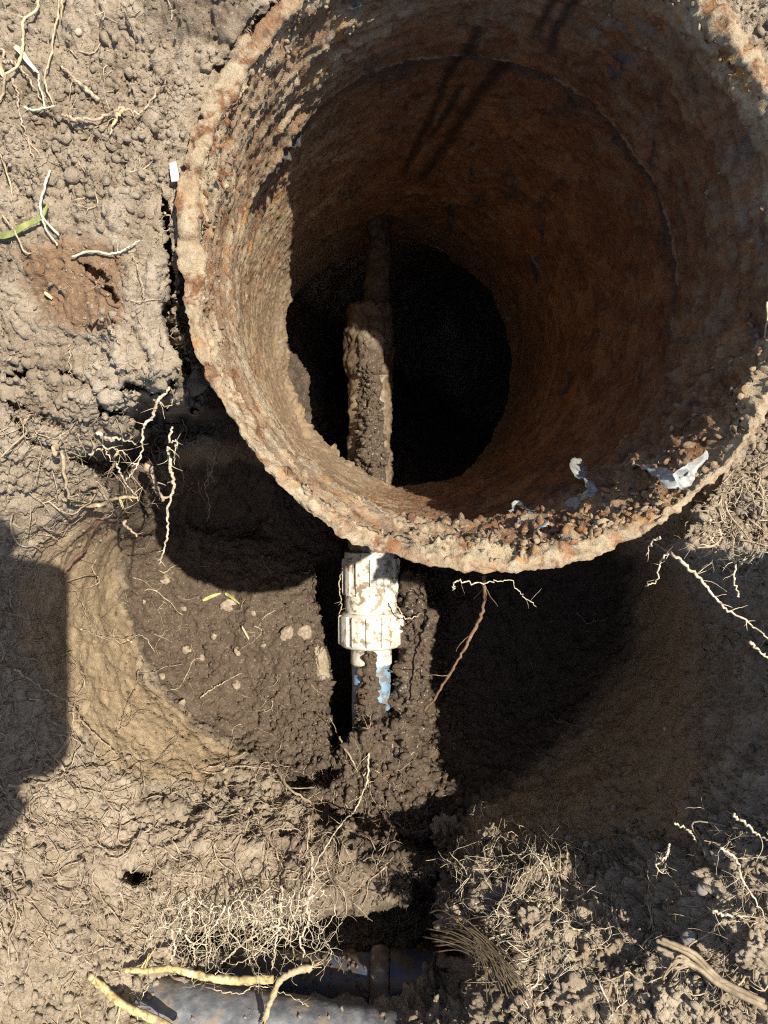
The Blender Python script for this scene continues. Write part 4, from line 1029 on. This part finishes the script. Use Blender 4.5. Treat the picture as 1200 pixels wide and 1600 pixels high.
mat_of_roots('root_hairs', 'small rootlets on the mud floor and heap', [(46, 200, 870, 500, 1190, 40, 80, 14, 60, .003), (26, 560, 1100, 690, 1300, 80, 50, 20, 60, .006)], ROOT, .9)

# fine roots hanging like a curtain over the dark gap above the black pipe
T = Tubes()
for _ in range(85):
    x = random.choice([random.uniform(225, 500), random.gauss(400, 60)]); y = random.uniform(1385, 1445); dd = random.uniform(.545, .575)
    h = math.pi / 2 + random.gauss(0, .55); L = random.uniform(40, 150); pts = []
    while L > 0:
        pts.append(W(x, y, dd)); h += random.gauss(0, .5) + .18 * (math.pi / 2 - h); x += 6 * math.cos(h); y += 6 * math.sin(h); L -= 6; dd += random.gauss(-.0006, .0012); dd = min(max(dd, .530), .58)
    r = random.choice([.00022, .0003, .00045, .0006])
    T.add(pts, r, r * .35, 4, .25, cap=False); twigs(T, pts, r, random.randint(2, 6), .010, 2, .7)
tag(obj('root_curtain', T.mesh('root_curtain', ROOT_WHITE)), 'curtain of fine pale roots hanging over the dark gap above the black pipe', 'roots', kind='stuff')

# ------------------------------------------------------------------ stones, chips, clods
def stone(label, px, py, r, mat=PEBBLE, squash=(1, 1, .7), group=None, name='pebble', cat='pebble', rough=.18, sink=.3, seed=None):
    me = lump_mesh(name, r, mat, squash, seed or random.randint(1, 999), rough, 4 if r > .0065 and cat == 'clod' else 2)
    o = obj(name, me); o.location = surf(px, py, r * sink); o.rotation_euler = (random.uniform(-.3, .3), random.uniform(-.3, .3), random.uniform(0, 6))
    tag(o, label, cat, group); return o
stone('left one of two round pale pebbles at the edge of the mud floor', 447, 990, .0082, DULLPEB, (1, .85, .6), rough=.35, sink=.0)
stone('right one of two round pale pebbles at the edge of the mud floor', 474, 990, .0084, DULLPEB, (1, 1, .55), rough=.35, sink=.0)
stone('round cratered clod left of the casing', 119, 278, .0040, SOIL, (1, 1, .8), None, 'clod', 'clod', .2, .5)
stone('square clod with a flat top beside the driftwood-like root', 236, 182, .0042, SOIL, (1.2, .9, .6), None, 'clod', 'clod', .2, .3)
stone('dark angular clod touching the left rim of the casing', 262, 316, .0055, SOIL, (.8, 1.2, .9), None, 'clod', 'clod', .35, .3)
stone('tiny pale pebble on the upper left soil', 126, 55, .0018)
stone('pale pebble right of the two grass blades on the mud floor', 356, 946, .0075, DULLPEB, (1, 1.1, .35), rough=.35, sink=-.15)
stone('larger pale pebble below the hollow on the mud floor', 258, 902, .0055, DULLPEB, (1, 1.1, .5), rough=.35, sink=-.1)
stone('smooth grey pebble bedded in the shaded bank at lower right', 1112, 1388, .0045, simple('grey_stone', [(.3, (.20, .18, .155)), (.7, (.33, .30, .26))], 200), (1.2, 1, .8))
stone('dull grey pebble beside the Y-shaped root in the right bank', 1096, 1468, .0044, simple('dull_stone', [(.3, (.17, .155, .135)), (.7, (.28, .26, .23))], 200), (1, 1.2, .8))
stone('white fleck of stone alone on the shaded right wall', 1040, 1138, .0016, WHITE)
for px, py, r in ((225,942,.0026),(286,952,.0030),(373,1018,.0036),(337,994,.0030),(293,1018,.0042),(315,1028,.0030),(412,1008,.0026),(396,958,.0028),(252,1056,.0030),(370,1070,.0040),(284,1100,.0034)):
    stone('small pale pebble set in the brown mud floor left of the water line', px, py, r, DULLPEB, (1, 1.3, .6), 'pebbles in the mud floor', rough=.4, sink=-.15)
for px, py, r in ((1030,1230,.0022),(960,1265,.003),(905,1290,.003),(890,1310,.0036),(920,1330,.003),(870,1345,.0028),(940,1365,.0026),(985,1300,.0022)):
    stone('small dull stone bedded in the shaded lower right pit wall', px, py, r, PEBBLE, (1, 1.1, .6), 'stones in the shaded wall', sink=.1)
def chip(label, px, py, sx_, sy_, sz_, rot, mat, lift=.002, name='chip', cat='chip'):
    ol = [(-.9, -1), (.8, -.94), (1, -.3), (.92, .4), (.7, 1), (-.2, .93), (-.95, .8), (-1, -.1)]
    ol = [(x * sx_ * random.uniform(.9, 1.05), y * sy_ * random.uniform(.95, 1.03)) for x, y in ol]; n = len(ol)
    v = [(x * .94, y * .97, -sz_) for x, y in ol] + [(x, y, random.uniform(-.2, .3) * sz_) for x, y in ol] + [(x * .86, y * .93, sz_) for x, y in ol]
    f = [tuple(range(n))[::-1], tuple(range(2 * n, 3 * n))] + [(k * n + q, k * n + (q + 1) % n, (k + 1) * n + (q + 1) % n, (k + 1) * n + q) for k in (0, 1) for q in range(n)]
    me = bpy.data.meshes.new(name); me.from_pydata(v, [], f); me.materials.append(mat)
    o = obj(name, me); o.location = surf(px, py, lift); o.rotation_euler = (.1, .15, rot); tag(o, label, cat); return o
chip('bright white rectangular chip lying against the left rim', 267, 274, .0020, .0048, .0005, .12, WHITE, .0045)
chip('flat pale straw scrap in the damp stain', 78, 462, .0009, .0026, .0004, .9, STRAW, .002, 'straw_scrap', 'straw')
for (px, py, rx, ry, rot, lab) in ((388,988,.0011,.0085,.5,'slender pale straw fleck lying in the middle of the mud floor'),(200,1000,.0010,.005,1.1,'short straw fleck at the clay edge of the mud floor')):
    chip(lab, px, py, rx, ry, .001, rot, STRAW, .002, 'straw_scrap', 'straw')
# big crumbly clods on the lower right bank and round the mud heap
for lab, px, py, r, m in (('rusty brown clod with fibres right of the mud heap', 700, 1296, .014, SOIL), ('tan clod hung with rootlets above the lower right bank', 762, 1315, .0075, SOIL), ('wet glistening clod above the husk', 720, 1430, .013, WETMUD), ('lit tan clod in the middle of the lower right bank', 838, 1452, .011, SOIL), ('lit tan clod under the rootlet tangle near the bottom', 905, 1560, .014, SOIL), ('lit clod at the right edge near the bottom', 1186, 1486, .010, SOIL), ('lit clod at the right edge below the forked root', 1182, 1340, .009, SOIL), ('crumbly lit clod above the dark stalk', 985, 1466, .007, SOIL)):
    stone(lab, px, py, r, m, (1.1, .9, .8), None, 'clod', 'clod', .75, .0)
stone('raised crumbling clod at the right end of the mud floor', 498, 1040, .012, SOIL, (.6, 1.6, .7), None, 'clod', 'clod', .35, .1)

# ------------------------------------------------------------------ torn plastic film stuck to the casing
def film(label, ctrl, widths, seed, twist=0.0, crease=.0012):
    """a torn, creased ribbon along world points"""
    P = smooth_pts(ctrl, 8); n = len(P); m = 9
    wd = np.interp(np.linspace(0, 1, n), np.linspace(0, 1, len(widths)), widths)
    co = []
    for k, p in enumerate(P):
        t = (P[min(k + 1, n - 1)] - P[max(k - 1, 0)]).normalized()
        s_ = t.cross(Vector((0, .3, 1))).normalized(); s_ = Matrix.Rotation(twist * k / n, 3, t) @ s_
        for q in range(m):
            u = (q / (m - 1) - .5) * 2
            co.append(p + s_ * u * wd[k])
    co = np.array([tuple(c) for c in co])
    nn = np.stack([fbm(co, 140, 3, seed), fbm(co, 140, 3, seed + 1), fbm(co, 140, 3, seed + 2)], -1)
    rg = np.abs(fbm(co, 210, 2, seed + 5))[:, None] * np.array([.3, .6, 1.0])
    co = co + nn * crease * 1.6 + rg * crease * 1.4
    hf = np.stack([fbm(co, 520, 2, seed + 9), fbm(co, 520, 2, seed + 10), fbm(co, 520, 2, seed + 11)], -1)
    co = co + hf * crease * .8
    me = np_mesh('plastic_film', co, grid_quads(n, m), FILM)
    o = obj('plastic_film', me)
    md = o.modifiers.new('thick', 'SOLIDIFY'); md.thickness = .0003
    tag(o, label, 'plastic film'); return o
def wall_d(px, py):
    ax, ay = (px - 600) / F - AX[0] / .42, (800 - py) / F - AX[1] / .42
    bx, by = -(C0[0] - AX[0] / .42 * CAM_Z), -(C0[1] - AX[1] / .42 * CAM_Z); Ri = R_IN - .006
    ay /= OVAL; by /= OVAL
    qa, qb, qc = ax * ax + ay * ay, 2 * (ax * bx + ay * by), bx * bx + by * by - Ri * Ri
    return (-qb + math.sqrt(max(qb * qb - 4 * qa * qc, 0))) / (2 * qa)
def cP(x, y, lift):
    return W(x, y, max(wall_d(x, y), CAM_Z - .001) - lift)
film('upright torn scrap of grey plastic film inside the lower right casing wall', [cP(882,790,.003), cP(905,786,.004), cP(924,774,.006), cP(924,757,.014), cP(908,742,.024), cP(910,722,.03)], [.003, .0046, .0035, .006, .0085, .006], 301, .5)
film('long folded scrap of grey plastic film hung over the right rim', [cP(982,724,.006), cP(1008,728,.008), cP(1034,740,.010), cP(1052,752,.008), cP(1066,745,.006), cP(1084,728,.005), cP(1106,712,.004)], [.003, .0046, .0045, .0036, .0040, .003, .001], 311, .8)
film('small dark loop of plastic film below the long folded scrap', [cP(1046,750,.006), cP(1056,758,.006), cP(1072,752,.006), cP(1080,738,.006)], [.0012, .0024, .0024, .0012], 321, .3, .0008)
film('hooked thin scrap of grey plastic film on the bottom casing wall', [cP(798,800,.012), cP(806,789,.014), cP(820,793,.012), cP(828,804,.010), cP(818,812,.008), cP(830,818,.006), cP(848,824,.005)], [.001, .0014, .0016, .002, .0038, .0052, .004], 331, .2)
blade('straw', 'flat pale straw bit lying on the hooked plastic scrap', 'straw', [A(814,811,wall_d(814,811)-.012), A(834,808,wall_d(834,808)-.012), A(857,805,wall_d(857,805)-.012)], .0020, STRAW, .15)
root('straw', 'bright thin straw leaning in at the right edge inside the casing', 'straw', [A(1201,470,.372), A(1198,500,.374), A(1196,530,.376), A(1195,545,.377)], .0008, .0006, STRAW, 0)

# ------------------------------------------------------------------ the phone and hands that throw the shadow on the left bank
def rounded_slab(name, cx, cy, z, sx_, sy_, sz_, rad, mat):
    pts = []
    for (qx, qy, a0) in ((1, 1, 0), (-1, 1, 90), (-1, -1, 180), (1, -1, 270)):
        for k in range(7):
            an = math.radians(a0 + 15 * k); pts.append((cx + qx * (sx_ / 2 - rad) + math.cos(an) * rad, cy + qy * (sy_ / 2 - rad) + math.sin(an) * rad))
    n = len(pts); v = [(x, y, z) for x, y in pts] + [(x, y, z + sz_) for x, y in pts]
    f = [tuple(range(n))[::-1], tuple(range(n, 2 * n))] + [(k, (k + 1) % n, n + (k + 1) % n, n + k) for k in range(n)]
    me = bpy.data.meshes.new(name); me.from_pydata(v, [], f); me.materials.append(mat); return me
ph = empty('smartphone', Vector((-.03, -.02, CAM_Z + .004)))
tag(ph, 'phone held over the pit, seen only by its shadow on the left bank', 'phone')
part('phone_body', rounded_slab('phone_body', -.0315, -.040, CAM_Z + .004, .074, .148, .009, .014, PHONE), ph)
part('screen', rounded_slab('screen', -.0315, -.040, CAM_Z + .0132, .068, .140, .0004, .010, BLACKP), ph)
def hand(label, wrist, palm, tips, thumb):
    T = Tubes()
    T.add(smooth_pts([wrist + (wrist - palm) * 3, wrist, palm], 5), .034, .036, 14, 0)
    T.add(smooth_pts([wrist, palm, palm + (tips[1][0] - palm) * .6], 5), .028, .034, 14, 0, flat=.6)
    for tp, r in zip(tips + [thumb], (.0095, .010, .0098, .0085, .0115)):
        T.add(smooth_pts([palm] + tp, 5), r * 1.15, r * .8, 10, 0)
    me = T.mesh('person', SKIN); o = obj('person', me)
    md = o.modifiers.new('skin', 'REMESH'); md.mode = 'VOXEL'; md.voxel_size = .0035; md.use_smooth_shade = True
    tag(o, label, 'person'); return o
z0 = CAM_Z + .010
hand('hand gripping the top of the phone, seen only by its shadow', Vector((-.17, .085, z0 + .03)), Vector((-.088, .046, z0 + .016)),
     [[Vector((-.050 - .006 * k, .060 - k * .017, z0 + .014)), Vector((-.022 - .004 * k, .040 - k * .016, z0 + .010))] for k in range(4)], [Vector((-.085, .0, z0 + .02)), Vector((-.06, -.010, z0 + .014))])
hand('hand gripping the bottom of the phone, seen only by its shadow', Vector((-.17, -.20, z0 + .03)), Vector((-.088, -.134, z0 + .016)),
     [[Vector((-.050 - .006 * k, -.150 + k * .017, z0 + .014)), Vector((-.020 - .004 * k, -.126 + k * .016, z0 + .010))] for k in range(4)], [Vector((-.085, -.085, z0 + .02)), Vector((-.06, -.075, z0 + .014))])
